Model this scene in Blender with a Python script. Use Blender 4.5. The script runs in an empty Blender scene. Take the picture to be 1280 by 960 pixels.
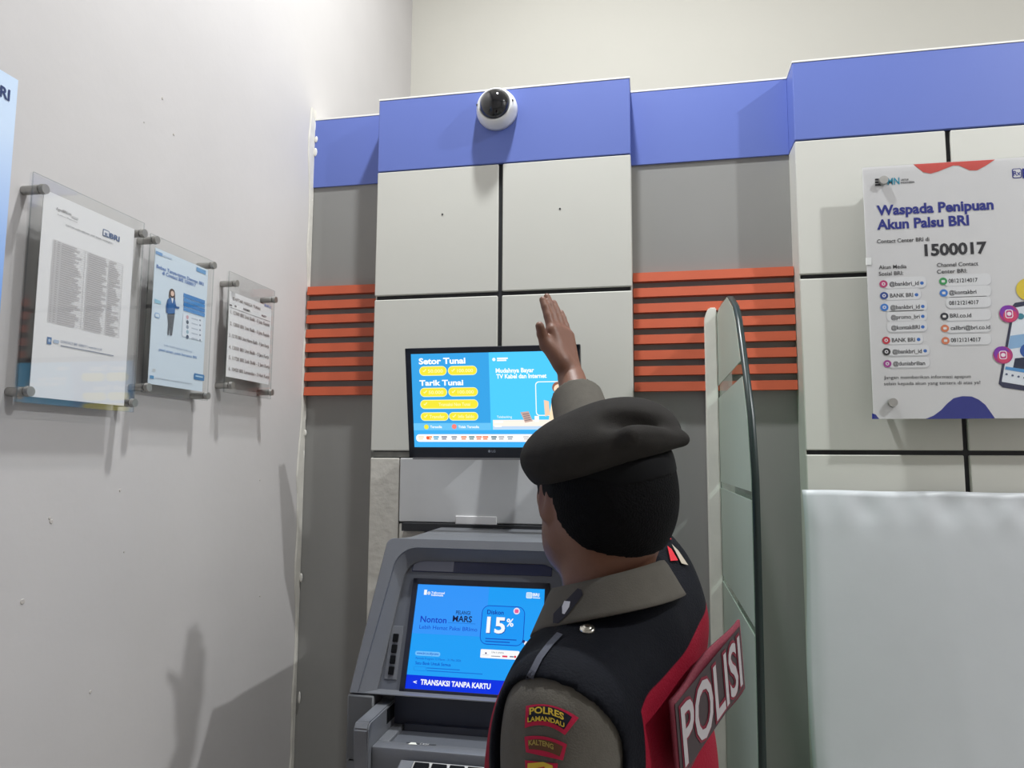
import bpy, bmesh, math, random
import numpy as np
from mathutils import Vector, Matrix
from mathutils.bvhtree import BVHTree
import openvdb as vdb
random.seed(7)
SC = bpy.context.scene
COL = SC.collection

# ------------------------------------------------------------------ camera, world, light, exposure
FPX = 906.78
YAW, PITCH, ROLL = -0.19123607, 0.10255336, 0.00548839
CAM = Vector((0, 0, 1.6))
def cam_axes():
    cy, sy, cp, sp, cr, sr = math.cos(YAW), math.sin(YAW), math.cos(PITCH), math.sin(PITCH), math.cos(ROLL), math.sin(ROLL)
    f = Vector((sy*cp, cy*cp, sp)); rt = Vector((cy, -sy, 0)); up = rt.cross(f)
    return cr*rt + sr*up, -sr*rt + cr*up, f
RT, UP, FW = cam_axes()
cd = bpy.data.cameras.new('camera'); cam = bpy.data.objects.new('camera', cd); COL.objects.link(cam)
cd.sensor_width = 36; cd.lens = FPX/1280*36; cd.clip_start = .02
m = Matrix((RT, UP, -FW)).transposed().to_4x4(); m.translation = CAM; cam.matrix_world = m
SC.camera = cam
w = bpy.data.worlds.new('world'); SC.world = w; w.use_nodes = True
w.node_tree.nodes['Background'].inputs[0].default_value = (.02, .02, .022, 1)
w.node_tree.nodes['Background'].inputs[1].default_value = 1
vs = SC.view_settings
vs.view_transform = 'Standard'; vs.look = 'None'; vs.gamma = 1; vs.use_curve_mapping = False
vs.exposure = 0.0
LAMPS = [((-.20, 1.62, 4.42), 80, (.965, 1, 1.02), .07), ((2.85, .70, 4.42), 112, (.965, 1, 1.02), .05)]

# ------------------------------------------------------------------ small helpers
def lin(c):
    return tuple(((x/255)/12.92 if x/255 <= .04045 else ((x/255+.055)/1.055)**2.4) for x in c[:3])
_M = {}
def mat(name, rgb, rough=.6, metal=0, noise=0, nscale=8, bump=0, bscale=60, spec=.5, coat=0):
    """rgb is 0-255 sRGB albedo; optional colour mottling and fine relief"""
    if name in _M: return _M[name]
    a = bpy.data.materials.new(name); a.use_nodes = True; nt = a.node_tree; b = nt.nodes['Principled BSDF']
    c = lin(rgb); b.inputs['Base Color'].default_value = (*c, 1); b.inputs['Roughness'].default_value = rough
    b.inputs['Metallic'].default_value = metal; b.inputs['Specular IOR Level'].default_value = spec
    b.inputs['Coat Weight'].default_value = coat
    tc = nt.nodes.new('ShaderNodeTexCoord')
    if noise:
        n = nt.nodes.new('ShaderNodeTexNoise'); n.inputs['Scale'].default_value = nscale; n.inputs['Detail'].default_value = 5
        nt.links.new(tc.outputs['Object'], n.inputs['Vector'])
        r = nt.nodes.new('ShaderNodeValToRGB'); r.color_ramp.elements[0].position = .3; r.color_ramp.elements[1].position = .7
        r.color_ramp.elements[0].color = (*[x*(1-noise) for x in c], 1); r.color_ramp.elements[1].color = (*[min(1, x*(1+noise*.5)) for x in c], 1)
        nt.links.new(n.outputs['Fac'], r.inputs['Fac']); nt.links.new(r.outputs['Color'], b.inputs['Base Color'])
    if bump:
        n = nt.nodes.new('ShaderNodeTexNoise'); n.inputs['Scale'].default_value = bscale; n.inputs['Detail'].default_value = 3
        nt.links.new(tc.outputs['Object'], n.inputs['Vector'])
        u = nt.nodes.new('ShaderNodeBump'); u.inputs['Strength'].default_value = bump; u.inputs['Distance'].default_value = .01
        nt.links.new(n.outputs['Fac'], u.inputs['Height']); nt.links.new(u.outputs['Normal'], b.inputs['Normal'])
    _M[name] = a; return a
def emit(rgb, s=1.0):
    k = 'lit_%d_%d_%d' % tuple(rgb[:3])
    if k in _M: return _M[k]
    a = bpy.data.materials.new(k); a.use_nodes = True; nt = a.node_tree; b = nt.nodes['Principled BSDF']
    b.inputs['Base Color'].default_value = (.004, .004, .004, 1); b.inputs['Roughness'].default_value = .5; b.inputs['Specular IOR Level'].default_value = .1
    b.inputs['Emission Color'].default_value = (*lin(rgb), 1); b.inputs['Emission Strength'].default_value = s
    _M[k] = a; return a
def ink(rgb): return mat('ink_%d_%d_%d' % tuple(rgb[:3]), rgb, .7, spec=.3)
def clear(name, tint=(.95, .97, .96), gloss=.12, rough=.03):
    if name in _M: return _M[name]
    a = bpy.data.materials.new(name); a.use_nodes = True; nt = a.node_tree; nt.nodes.clear()
    o = nt.nodes.new('ShaderNodeOutputMaterial'); t = nt.nodes.new('ShaderNodeBsdfTransparent'); g = nt.nodes.new('ShaderNodeBsdfGlossy')
    t.inputs[0].default_value = (*tint, 1); g.inputs['Roughness'].default_value = rough
    lw = nt.nodes.new('ShaderNodeLayerWeight'); lw.inputs[0].default_value = .5
    pw = nt.nodes.new('ShaderNodeMath'); pw.operation = 'POWER'; pw.inputs[1].default_value = 4.5; nt.links.new(lw.outputs['Facing'], pw.inputs[0])
    ma = nt.nodes.new('ShaderNodeMath'); ma.operation = 'MULTIPLY_ADD'; ma.inputs[1].default_value = .7; ma.inputs[2].default_value = .035; nt.links.new(pw.outputs[0], ma.inputs[0])
    mx = nt.nodes.new('ShaderNodeMixShader'); nt.links.new(ma.outputs[0], mx.inputs[0])
    nt.links.new(t.outputs[0], mx.inputs[1]); nt.links.new(g.outputs[0], mx.inputs[2]); nt.links.new(mx.outputs[0], o.inputs[0])
    _M[name] = a; return a

def tag(o, label=None, cat=None, group=None, kind=None):
    for k, v in (('label', label), ('category', cat), ('group', group), ('kind', kind)):
        if v: o[k] = v
    return o
def empty(name, loc, label, cat, group=None):
    o = bpy.data.objects.new(name, None); COL.objects.link(o); o.location = loc; o.empty_display_size = .1
    bpy.context.view_layer.update()
    return tag(o, label, cat, group)
def link(name, me, mats, parent=None, smooth=False):
    for a in (mats if isinstance(mats, (list, tuple)) else [mats]): me.materials.append(a)
    o = bpy.data.objects.new(name, me); COL.objects.link(o)
    if smooth:
        me.polygons.foreach_set('use_smooth', [True]*len(me.polygons))
    if parent:
        o.parent = parent; o.matrix_parent_inverse = wmat(parent).inverted()
    return o
def wmat(o):
    mm = Matrix.Translation(o.location) @ o.rotation_euler.to_matrix().to_4x4()
    if o.parent: mm = wmat(o.parent) @ o.matrix_parent_inverse @ mm
    return mm
class MB:
    """collects shapes into one mesh"""
    def __init__(s): s.bm = bmesh.new()
    def box(s, a, b, bev=0, seg=2, mi=0, M=None):
        a, b = Vector(a), Vector(b)
        r = bmesh.ops.create_cube(s.bm, size=1)['verts']
        for v in r: v.co = Vector(((v.co.x+.5)*(b.x-a.x)+a.x, (v.co.y+.5)*(b.y-a.y)+a.y, (v.co.z+.5)*(b.z-a.z)+a.z))
        fs = list({f for v in r for f in v.link_faces})
        if bev:
            es = list({e for v in r for e in v.link_edges})
            q = bmesh.ops.bevel(s.bm, geom=es, offset=bev, segments=seg, affect='EDGES', profile=.5)
            r = list({v for f in q['faces'] for v in f.verts} | {v for v in r if v.is_valid}); fs = list({f for v in r for f in v.link_faces})
        for f in fs: f.material_index = mi
        if M:
            for v in r: v.co = M @ v.co
        return s
    def cyl(s, a, b, r1, r2=None, n=20, mi=0):
        a, b = Vector(a), Vector(b); r2 = r1 if r2 is None else r2; d = b-a
        q = bmesh.ops.create_cone(s.bm, cap_ends=True, segments=n, radius1=r1, radius2=r2, depth=d.length)['verts']
        M = Matrix.Translation((a+b)/2) @ d.to_track_quat('Z', 'Y').to_matrix().to_4x4()
        for v in q: v.co = M @ v.co
        for f in {f for v in q for f in v.link_faces}: f.material_index = mi
        return s
    def lathe(s, prof, M, n=40, mi=0):
        rings = []
        for (r, z) in prof:
            rings.append([s.bm.verts.new(M @ Vector((r*math.cos(2*math.pi*k/n), r*math.sin(2*math.pi*k/n), z))) for k in range(n)])
        for A, B in zip(rings, rings[1:]):
            for k in range(n):
                f = s.bm.faces.new((A[k], A[(k+1) % n], B[(k+1) % n], B[k])); f.material_index = mi
        for R in (rings[0], rings[-1]):
            f = s.bm.faces.new(R); f.material_index = mi
        return s
    def prism(s, pts, off, mi=0):
        """closed outline (3D points) swept by the vector off"""
        off = Vector(off)
        A = [s.bm.verts.new(Vector(p)) for p in pts]; B = [s.bm.verts.new(Vector(p)+off) for p in pts]
        n = len(A); fs = [s.bm.faces.new(A), s.bm.faces.new(B[::-1])]
        for k in range(n): fs.append(s.bm.faces.new((A[k], B[k], B[(k+1) % n], A[(k+1) % n])))
        for f in fs: f.material_index = mi
        return s
    def loft(s, rings, mi=0, closed=True, caps=True):
        V = [[s.bm.verts.new(Vector(p)) for p in R] for R in rings]; n = len(V[0])
        for A, B in zip(V, V[1:]):
            for k in range(n if closed else n-1):
                f = s.bm.faces.new((A[k], A[(k+1) % n], B[(k+1) % n], B[k])); f.material_index = mi
        if caps and closed:
            s.bm.faces.new(V[0][::-1]); s.bm.faces.new(V[-1])
        return s
    def build(s, name, mats, parent=None, smooth=False, auto=None):
        bmesh.ops.recalc_face_normals(s.bm, faces=s.bm.faces)
        me = bpy.data.meshes.new(name); s.bm.to_mesh(me); s.bm.free()
        o = link(name, me, mats, parent, smooth)
        if auto is not None:
            me.polygons.foreach_set('use_smooth', [True]*len(me.polygons)); me.set_sharp_from_angle(angle=math.radians(auto))
        return o
def grid_mesh(name, fn, nu, nv, mats, parent=None, thick=0):
    vs_ = [fn(i/(nu-1), j/(nv-1)) for j in range(nv) for i in range(nu)]
    fs = [(j*nu+i, j*nu+i+1, (j+1)*nu+i+1, (j+1)*nu+i) for j in range(nv-1) for i in range(nu-1)]
    me = bpy.data.meshes.new(name); me.from_pydata([tuple(v) for v in vs_], [], fs); me.update()
    o = link(name, me, mats, parent, True)
    if thick:
        md = o.modifiers.new('thickness', 'SOLIDIFY'); md.thickness = thick; md.offset = 0
    return o

def ray(u, v): return RT*((u-640)/FPX) + UP*(-(v-480)/FPX) + FW
def on_y(u, v, y):
    r = ray(u, v); return CAM + r*(y/r.y)
def on_x(u, v, x):
    r = ray(u, v); return CAM + r*(x/r.x)
class Plane:
    def __init__(s, o, U, V):
        s.o, s.U, s.V = Vector(o), Vector(U).normalized(), Vector(V).normalized(); s.N = s.U.cross(s.V)
    def uv(s, p, n=0):
        r = ray(*p); o = s.o + s.N*n; t = (o-CAM).dot(s.N)/r.dot(s.N); q = CAM + r*t - o
        return (q.dot(s.U), q.dot(s.V))
    def pt(s, a, b, n=0): return s.o + s.U*a + s.V*b + s.N*n

# ---- flat print (lettering, posters, screens): a thin layer of inked shapes on a board
_tx = bpy.data.curves.new('lettering_source', 'FONT'); _to = bpy.data.objects.new('lettering_source', _tx); COL.objects.link(_to)
_tc = {}
def text_polys(body, bold=0.0):
    k = (body, bold)
    if k not in _tc:
        _tx.body = body; _tx.size = 1; _tx.offset = bold; _tx.resolution_u = 3
        bpy.context.view_layer.update()
        e = _to.evaluated_get(bpy.context.evaluated_depsgraph_get()); me = e.to_mesh()
        _tc[k] = ([(v.co.x, v.co.y) for v in me.vertices], [tuple(p.vertices) for p in me.polygons]); e.to_mesh_clear()
    return _tc[k]
class Print:
    def __init__(s, plane, zoom=(0, 0, 1), lift=.0004, step=.0002, emissive=0):
        s.pl, s.z, s.lift, s.step, s.em = plane, zoom, lift, step, emissive
        s.v, s.f, s.mi, s.mats, s.idx = [], [], [], [], {}; s.g, s.gr = None, []
    def m(s, c):
        if c not in s.idx:
            s.idx[c] = len(s.mats); s.mats.append(emit(c, s.em) if s.em else ink(c))
        return s.idx[c]
    def P(s, p): return s.pl.uv((s.z[0]+p[0]/s.z[2], s.z[1]+p[1]/s.z[2]))
    def add(s, ab, faces, col, layer):
        k = len(s.v); s.v += [tuple(s.pl.pt(a, b, s.lift+layer*s.step)) for a, b in ab]
        for f in faces: s.f.append(tuple(i+k for i in f)); s.mi.append(s.m(col)); s.gr.append(s.g)
    def poly(s, pts, col, layer=1): s.add([s.P(p) for p in pts], [tuple(range(len(pts)))], col, layer)
    def rect(s, p, q, col, layer=1, rad=0, local=False):
        a, b = (p, q) if local else (s.P(p), s.P(q))
        x0, x1, y0, y1 = min(a[0], b[0]), max(a[0], b[0]), min(a[1], b[1]), max(a[1], b[1])
        if not rad: s.add([(x0, y0), (x1, y0), (x1, y1), (x0, y1)], [(0, 1, 2, 3)], col, layer); return
        r = rad*min(x1-x0, y1-y0); pts = []
        for cx, cy, a0 in ((x1-r, y0+r, -90), (x1-r, y1-r, 0), (x0+r, y1-r, 90), (x0+r, y0+r, 180)):
            for k in range(7):
                t = math.radians(a0+15*k); pts.append((cx+r*math.cos(t), cy+r*math.sin(t)))
        s.add(pts, [tuple(range(len(pts)))], col, layer)
    def frame(s, p, q, col, wd, layer=1, rad=.15, inner=None):
        s.rect(p, q, col, layer, rad); a, b = s.P(p), s.P(q)
        x0, x1, y0, y1 = min(a[0], b[0])+wd, max(a[0], b[0])-wd, min(a[1], b[1])+wd, max(a[1], b[1])-wd
        s.rect((x0, y0), (x1, y1), inner, layer+1, rad*.9, local=True)
    def circ(s, c, r, col, layer=1, n=20):
        a = s.P(c); b = s.P((c[0]+r, c[1])); c2 = s.P((c[0], c[1]+r)); R = (math.dist(a, b)+math.dist(a, c2))/2
        s.add([(a[0]+R*math.cos(2*math.pi*k/n), a[1]+R*math.sin(2*math.pi*k/n)) for k in range(n)], [tuple(range(n))], col, layer)
    def bar(s, p, q, h, col, layer=2, rad=0):
        """a level bar: p, q are the photo points at the ends of its centre line, h its height there"""
        a, b = s.P(p), s.P(q); y = (a[1]+b[1])/2; H = abs(s.P((p[0], p[1]-h))[1]-a[1])/2
        s.rect((a[0], y-H), (b[0], y+H), col, layer, rad, local=True)
    def text(s, body, p, q, h, col, layer=2, bold=.02):
        """p, q: photo points at the two ends of the baseline; h: height of the capitals there"""
        V, F = text_polys(body, bold); xs = [v[0] for v in V]; x0, x1 = min(xs), max(xs)
        a, b = s.P(p), s.P(q); H = abs(s.P((p[0], p[1]-h))[1]-a[1]); cap = .70
        y = (a[1]+b[1])/2; sx = (b[0]-a[0])/(x1-x0)
        s.add([(a[0]+(v[0]-x0)*sx, y+v[1]*H/cap) for v in V], F, col, layer)
    def build(s, name, parent):
        if any(s.gr):
            for g in dict.fromkeys(s.gr):
                ix = [i for i, x in enumerate(s.gr) if x == g]; used = sorted({v for i in ix for v in s.f[i]}); mp = {v: k for k, v in enumerate(used)}
                ms = sorted({s.mi[i] for i in ix}); g = (g or name).split('#')[0]; me = bpy.data.meshes.new(g)
                me.from_pydata([s.v[v] for v in used], [], [tuple(mp[v] for v in s.f[i]) for i in ix]); me.update()
                link(g, me, [s.mats[k] for k in ms], parent); me.polygons.foreach_set('material_index', [ms.index(s.mi[i]) for i in ix])
            return
        me = bpy.data.meshes.new(name); me.from_pydata(s.v, [], s.f); me.update()
        o = link(name, me, s.mats, parent); me.polygons.foreach_set('material_index', s.mi); return o

# ------------------------------------------------------------------ materials
m_wall = mat('white_wall_paint', (198, 194, 192), .75, noise=.05, nscale=2.2, bump=.05, bscale=30, spec=.3)
m_wall2 = mat('upper_wall_paint', (196, 193, 184), .8, noise=.02, nscale=1.5, bump=.05, bscale=30, spec=.25)
m_ceil = mat('ceiling_paint', (228, 226, 222), .85)
m_floor = mat('floor_tile', (168, 164, 158), .35, noise=.06, nscale=3)
m_blue = mat('blue_panel', (97, 115, 188), .5, noise=.02, nscale=3)
m_cream = mat('cream_panel', (206, 205, 197), .45, noise=.02, nscale=3, bump=.04, bscale=12)
m_grey = mat('grey_board', (142, 141, 138), .5, noise=.03, nscale=4)
m_slat = mat('orange_slat', (192, 88, 56), .5, noise=.06, nscale=9)
m_joint = mat('dark_joint', (40, 41, 44), .6, noise=.5, nscale=14)
m_jointg = mat('grey_joint_filler', (120, 119, 113), .7, noise=.3, nscale=30)
m_trimw = mat('white_trim', (232, 230, 224), .6)
m_plaster = mat('rough_plaster', (205, 201, 192), .85, noise=.1, nscale=20, bump=.2, bscale=40)
m_chip = mat('bare_plaster_chip', (225, 222, 215), .9)
m_steel = mat('brushed_steel', (178, 176, 172), .5, 1, noise=.15, nscale=40)
m_paper = mat('white_paper', (232, 230, 230), .7, spec=.3)
m_acr = clear('clear_acrylic', (.982, .985, .985))
m_acre = clear('acrylic_edge', (.90, .92, .92))
m_black = mat('black_plastic', (24, 28, 40), .35)
m_atm = mat('atm_grey_plastic', (108, 110, 115), .42, noise=.03, nscale=30, bump=.05, bscale=400)
m_atm2 = mat('atm_panel_grey', (94, 97, 104), .42, bump=.05, bscale=400)
m_atmd = mat('atm_dark_recess', (52, 56, 70), .4)
m_key = mat('black_key', (16, 17, 20), .75, spec=.1)

# ------------------------------------------------------------------ room shell
XL, XR, YB, YF, ZC = -1.167, 3.7, 3.31, -2.4, 4.5
YP, YN = 2.2, 2.3            # front of the pillars, front of the niches
def struct(name, a, b, m_, parent=None):
    o = MB().box(a, b).build(name, m_, parent)
    if not parent: o['kind'] = 'structure'
    return o
struct('floor', (XL-.1, YF-.1, -.1), (XR+.1, YB+.1, 0), m_floor)
struct('ceiling', (XL-.1, YF-.1, ZC), (XR+.1, YB+.1, ZC+.1), m_ceil)
wl = struct('wall_left', (XL-.1, YF, 0), (XL, YB, ZC), m_wall)
struct('wall_back', (XL-.1, YB, 0), (XR+.1, YB+.1, ZC), m_wall2)
struct('wall_right', (XR, YF, 0), (XR+.1, YB, ZC), m_wall)
struct('wall_front', (XL-.1, YF-.1, 0), (XR+.1, YF, ZC), m_wall)
# raised plaster filler and chips along the corner of the left wall
mb = MB(); pts = [(142.0, 393), (0, 0)]
zz = np.linspace(.3, 2.83, 46); L, Rr = [], []
for z in zz:
    wv = .028 + .010*math.sin(z*5.1) + .006*math.sin(z*17) + random.uniform(-.003, .003)
    L.append((XL+.0015, YN-.002, z)); Rr.append((XL+.0015, YN-.002-max(.01, wv), z))
mb.loft([[l, (l[0]+.004, l[1], l[2]), (r[0]+.003, r[1]+.004, r[2]), (r[0]-.001, r[1], r[2])] for l, r in zip(L, Rr)])
mb.build('plaster_filler', m_plaster, wl)
mb = MB()
for (u, v, r) in [(217, 168, .004), (203, 123, .004), (64, 652, .006), (62, 648, .004), (28, 752, .007), (113, 865, .005), (180, 153, .002), (325, 600, .004), (325, 745, .004), (150, 613, .004), (155, 690, .003)]:
    p = on_x(u, v, XL); q = p.copy(); q.x = XL
    mb.cyl((XL-.001, q.y, q.z), (XL+.0012, q.y, q.z), r, r*.6, 9)
mb.build('wall_blemishes', mat('wall_blemish', (186, 180, 174), .9), wl)['kind'] = 'stuff'

# partition with pillars and niches
ZT, ZB = 2.793, 2.546        # top of the blue band, its lower edge
PX0, PX1, RX0, RX1 = -.885, -.055, .430, XR
wm = struct('wall_middle', (PX0+.004, YP+.012, 0), (PX1-.004, 2.40, ZT-.004), m_joint)
wnl = struct('wall_niche_left', (XL, YN, 0), (PX0+.004, 2.40, ZT-.004), m_grey)
wnr = struct('wall_niche_right', (PX1-.004, YN, 0), (RX0+.004, 2.40, ZT-.004), m_grey)
wrp = struct('wall_pillar_right', (RX0+.004, YP+.012, 0), (RX1, 2.40, ZT-.004), m_joint)
def panel(x0, x1, z0, z1, parent, m_=None, y0=YP, y1=YP+.013, name='cladding_panel', bulge=0):
    return MB().box((x0, y0, z0), (x1, y1, z1), .0025, 1).build(name, m_ or m_cream, parent)
# middle pillar
XM = -.467
MB().box((PX0, YP, ZB), (PX1, 2.39, ZT), .002, 1).build('blue_band', m_blue, wm)
MB().box((PX0-.001, YP-.001, ZT), (PX1+.001, 2.40, ZT+.0055)).build('top_edge_strip', m_trimw, wm)
for x0, x1 in ((PX0, XM-.007), (XM+.007, PX1)):
    panel(x0, x1, 2.126, ZB-.003, wm); panel(x0, x1, 1.623, 2.112, wm)
MB().box((PX0, YP+.004, 1.603), (PX1, YP+.02, 1.620)).build('joint_filler', m_jointg, wm)
panel(PX0, -.789, .02, 1.600, wm, m_plaster)
panel(-.785, PX1, 1.402, 1.600, wm, mat('access_sheet', (206, 206, 206), .4, noise=.05, nscale=5, bump=.15, bscale=9), y0=YP-.002, name='access_sheet')
panel(-.785, -.70, .02, 1.396, wm, m_plaster, name='cladding_panel'); panel(-.12, PX1, .02, 1.372, wm, m_plaster)
MB().box((PX0, YP+.012, .02), (PX0+.008, 2.39, ZB-.003)).build('side_panel', m_cream, wm)
MB().box((PX1-.008, YP+.012, .02), (PX1, 2.39, ZB-.003)).build('side_panel', m_cream, wm)
mb = MB()
for u, v in ((553, 268), (700, 261)):
    p = on_y(u, v, YP); mb.cyl((p.x, YP+.002, p.z), (p.x, YP-.0012, p.z), .003, n=8)
mb.build('screw_hole', m_joint, wm)
mb = MB(); mb.box((-.60, YP-.008, 1.392), (-.47, YP-.002, 1.424), .002, 1); mb.build('paper_label', m_paper, wm)
# niches
for par, x0, x1 in ((wnl, XL, PX0), (wnr, PX1, RX0)):
    MB().box((x0, YN-.006, ZB), (x1, YN, ZT), .001, 1).build('blue_band', m_blue, par)
    MB().box((x0, YN-.007, ZT), (x1, 2.40, ZT+.0055)).build('top_edge_strip', m_trimw, par)
sl_top = [2.186 - .0496*i for i in range(8)]
proto = {}
for par, x0, x1, key in ((wnl, XL+.006, PX0-.002, 'l'), (wnr, PX1+.002, RX0-.002, 'r')):
    mb = MB(); mb.prism([(x0, YN, 0), (x0, YN-.022, 0), (x0, YN-.026, -.029), (x0, YN, -.029)], (x1-x0, 0, 0))
    o = mb.build('slat', m_slat, par); o.location.z = sl_top[0]
    for z in sl_top[1:]:
        c = o.copy(); COL.objects.link(c); c.location.z = z; c.parent = par; c.matrix_parent_inverse = o.matrix_parent_inverse.copy()
# right pillar
XJ = .846
MB().box((RX0, YP, ZB+.004), (RX1, 2.39, ZT), .002, 1).build('blue_band', m_blue, wrp)
MB().box((RX0-.001, YP-.001, ZT), (RX1, 2.40, ZT+.0055)).build('top_edge_strip', m_trimw, wrp)
for x0, x1 in ((RX0, XJ-.007), (XJ+.007, 1.55), (1.564, RX1-.01)):
    panel(x0, x1, 2.141, ZB, wrp); panel(x0, x1, 1.629, 2.127, wrp); panel(x0, x1, .02, 1.616, wrp)
MB().box((RX0, YP+.012, .02), (RX0+.008, 2.39, ZB)).build('side_panel', m_cream, wrp)
# paint chips on the niche corner
mb = MB()
for (u, v, a, b) in [(395, 174, .006, .012), (394, 190, .007, .016), (392, 158, .003, .02), (380, 520, .005, .02), (381, 541, .006, .011), (378, 568, .004, .016), (376, 722, .006, .015), (374, 872, .004, .02), (388, 250, .002, .004)]:
    p = on_y(u, v, YN-.008); mb.lathe([(.2*a, 0), (a, .001), (a*.8, .003), (.2*a, .0035)], Matrix.Translation((max(p.x, XL+.004), YN-.0055, p.z)) @ Matrix.Diagonal((1, 1, b/a, 1)) @ Matrix.Rotation(math.pi/2, 4, 'X'), 9)
mb.build('plaster_chips', m_chip, wnl)['kind'] = 'stuff'

# ------------------------------------------------------------------ ceiling lamps
for i, (p, e, c, r) in enumerate(LAMPS):
    t = empty('ceiling_lamp', (p[0], p[1], ZC), ('round ceiling lamp above the cash machine', 'round ceiling lamp over the right side of the room')[i], 'lamp')
    MB().lathe([(.10, -.0005), (.11, -.012), (.09, -.03), (.06, -.035)], Matrix.Translation((p[0], p[1], ZC)), 28).build('housing', m_trimw, t, True)
    ld = bpy.data.lights.new('bulb', 'AREA'); ld.shape = 'DISK'; ld.size = 2*r; ld.energy = e; ld.color = c
    lo = bpy.data.objects.new('bulb', ld); COL.objects.link(lo); lo.parent = t; lo.location = (0, 0, p[2]-ZC+.03)

# ------------------------------------------------------------------ security camera
pc = on_y(622, 139, YP)
t = empty('dome_camera', (pc.x, YP, pc.z), 'white dome security camera with a dark lens on the blue band', 'camera')
M = Matrix.Translation((pc.x, YP-.0005, pc.z)) @ Matrix.Rotation(math.pi/2, 4, 'X')
m_dome = mat('white_gloss_plastic', (228, 228, 228), .3)
MB().lathe([(.067, 0), (.067, .014), (.065, .022), (.061, .036), (.055, .046), (.051, .049), (.049, .046)], M, 48).build('housing', m_dome, t, True)
pr = [(.0485*math.cos(a), .042+.038*math.sin(a)) for a in np.linspace(0, math.pi/2-.04, 12)]
MB().lathe(pr, M, 40).build('smoked_dome', mat('smoked_dome', (14, 15, 20), .06, coat=.6), t, True)
MB().lathe([(.030, .0), (.034, .02), (.0345, .03), (.030, .032)], M @ Matrix.Translation((0, 0, .052)) @ Matrix.Diagonal((.9, .9, .4, 1)), 32).build('lens_collar', mat('lens_collar', (38, 40, 48), .25), t, True)
for a in (10, 175):
    q = M @ Vector((.058*math.cos(math.radians(a)), .058*math.sin(math.radians(a)), .0395)); MB().cyl(q, q+Vector((0, -.004, 0)), .0035, n=10).build('screw', m_joint, t)

# ------------------------------------------------------------------ television
TP = Plane((-.6945, 1.967, 1.6+.313), (1, 0, 0), (0, -.1803, .9836))      # top-left corner of the front, leaning forward at the top
TW, TH = .502, .316
t = empty('television', tuple(TP.pt(TW/2, -TH, -.02)), 'small flat television leaning forward on the middle pillar above the cash machine', 'television')
def slab(pl, x0, x1, y0, y1, n0, n1, bev=0):
    M = Matrix((pl.U, pl.V, pl.N)).transposed().to_4x4(); M.translation = pl.o
    return MB().box((x0, y0, n0), (x1, y1, n1), bev, 2, M=M)
bz = .0165
slab(TP, 0, TW, -TH, 0, -.035, -.006, .004).build('back_shell', m_black, t)
for a in ((0, TW, -bz, 0), (0, bz, -TH, 0), (TW-bz, TW, -TH, 0), (0, TW, -TH, -TH+.030)):
    slab(TP, *a, -.008, .002, .0015).build('bezel', m_black, t)
slab(TP, .01, TW-.01, -TH-.006, -TH+.0005, -.03, .001).build('lower_trim', mat('silver_trim', (150, 150, 152), .35, .6), t)
tv_em = 1.12
s = slab(TP, bz, TW-bz, -TH+.030, -bz, -.007, -.002).build('screen', emit((64, 170, 236), tv_em), t)
Y = (238, 226, 60); W_ = (250, 252, 255); PY = (255, 246, 175)
P = Print(TP, (500, 425, 6.4), lift=-.0018, step=.0002, emissive=tv_em)
x0, x1, y0, y1 = bz, TW-bz, -TH+.030, -bz
xm = P.P((717, 400))[0]; yl = P.P((400, 665))[1]; yb = P.P((400, 722))[1]
P.rect((x0, yl), (xm, y1), (56, 160, 226), 1, local=True); P.rect((xm, yb), (x1, y1), (78, 200, 255), 1, local=True)
P.rect((x0, yb), (xm, yl), (104, 192, 240), 1, local=True); P.rect((x0, y0), (x1, yb), (62, 172, 238), 1, local=True)
P.rect((x0+.006, P.P((300, 815))[1]), (x1-.006, P.P((300, 755))[1]), (252, 250, 244), 2, rad=.45, local=True)
P.text('Setor Tunai', (150, 193), (523, 187), 46, W_, 2, .035); P.text('Tarik Tunai', (155, 365), (506, 360), 42, W_, 2, .035)
for (a, b, lab) in (((152, 212), (373, 284), '50.000'), ((381, 209), (616, 279), '100.000'), ((158, 384), (377, 454), '50.000'), ((385, 381), (623, 450), '100.000'),
                    ((160, 480), (626, 549), 'Transaksi Non Tunai'), ((163, 580), (388, 646), 'Transfer'), ((390, 578), (626, 644), 'Info Saldo')):
    P.frame(a, b, (247, 250, 190), .0017, 2, .5, Y)
    wd = b[0]-a[0]; hm = (a[1]+b[1])/2
    P.poly([(a[0]+28, hm), (a[0]+38, hm+10), (a[0]+58, hm-12), (a[0]+52, hm-16), (a[0]+38, hm+2), (a[0]+33, hm-4)], PY, 4)
    P.text(lab, (a[0]+wd*.32, hm+14), (a[0]+wd*.86, hm+12), 26, PY, 4, .01)
P.circ((210, 696), 19, Y, 2); P.circ((433, 693), 20, (250, 130, 120), 2)
P.text('Tersedia', (240, 706), (335, 704), 20, W_, 2); P.text('Tidak Tersedia', (465, 706), (632, 704), 20, W_, 2)
P.circ((750, 156), 13, W_, 2); P.rect((775, 142), (862, 152), W_, 2); P.rect((775, 158), (850, 168), W_, 2)
P.text('Mudahnya Bayar', (765, 262), (1072, 256), 34, W_, 2, .03); P.text('TV Kabel dan Internet', (770, 308), (1172, 302), 34, W_, 2, .03)
P.frame((1080, 332), (1330, 606), W_, .0025, 2, .12, (78, 200, 255))
P.rect((742, 640), (1390, 700), (250, 238, 226), 2); P.rect((742, 690), (1390, 716), (190, 215, 240), 3)
P.poly([(962, 578), (1028, 570), (1062, 650), (1000, 662)], (196, 168, 158), 4)
for k in range(4):
    P.poly([(980+10*k*.6, 592+16*k), (1030+8*k*.6, 586+16*k), (1033+8*k*.6, 592+16*k), (983+10*k*.6, 598+16*k)], (120, 104, 110), 5)
P.rect((1076, 608), (1112, 655), (252, 250, 246), 4)
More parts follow.
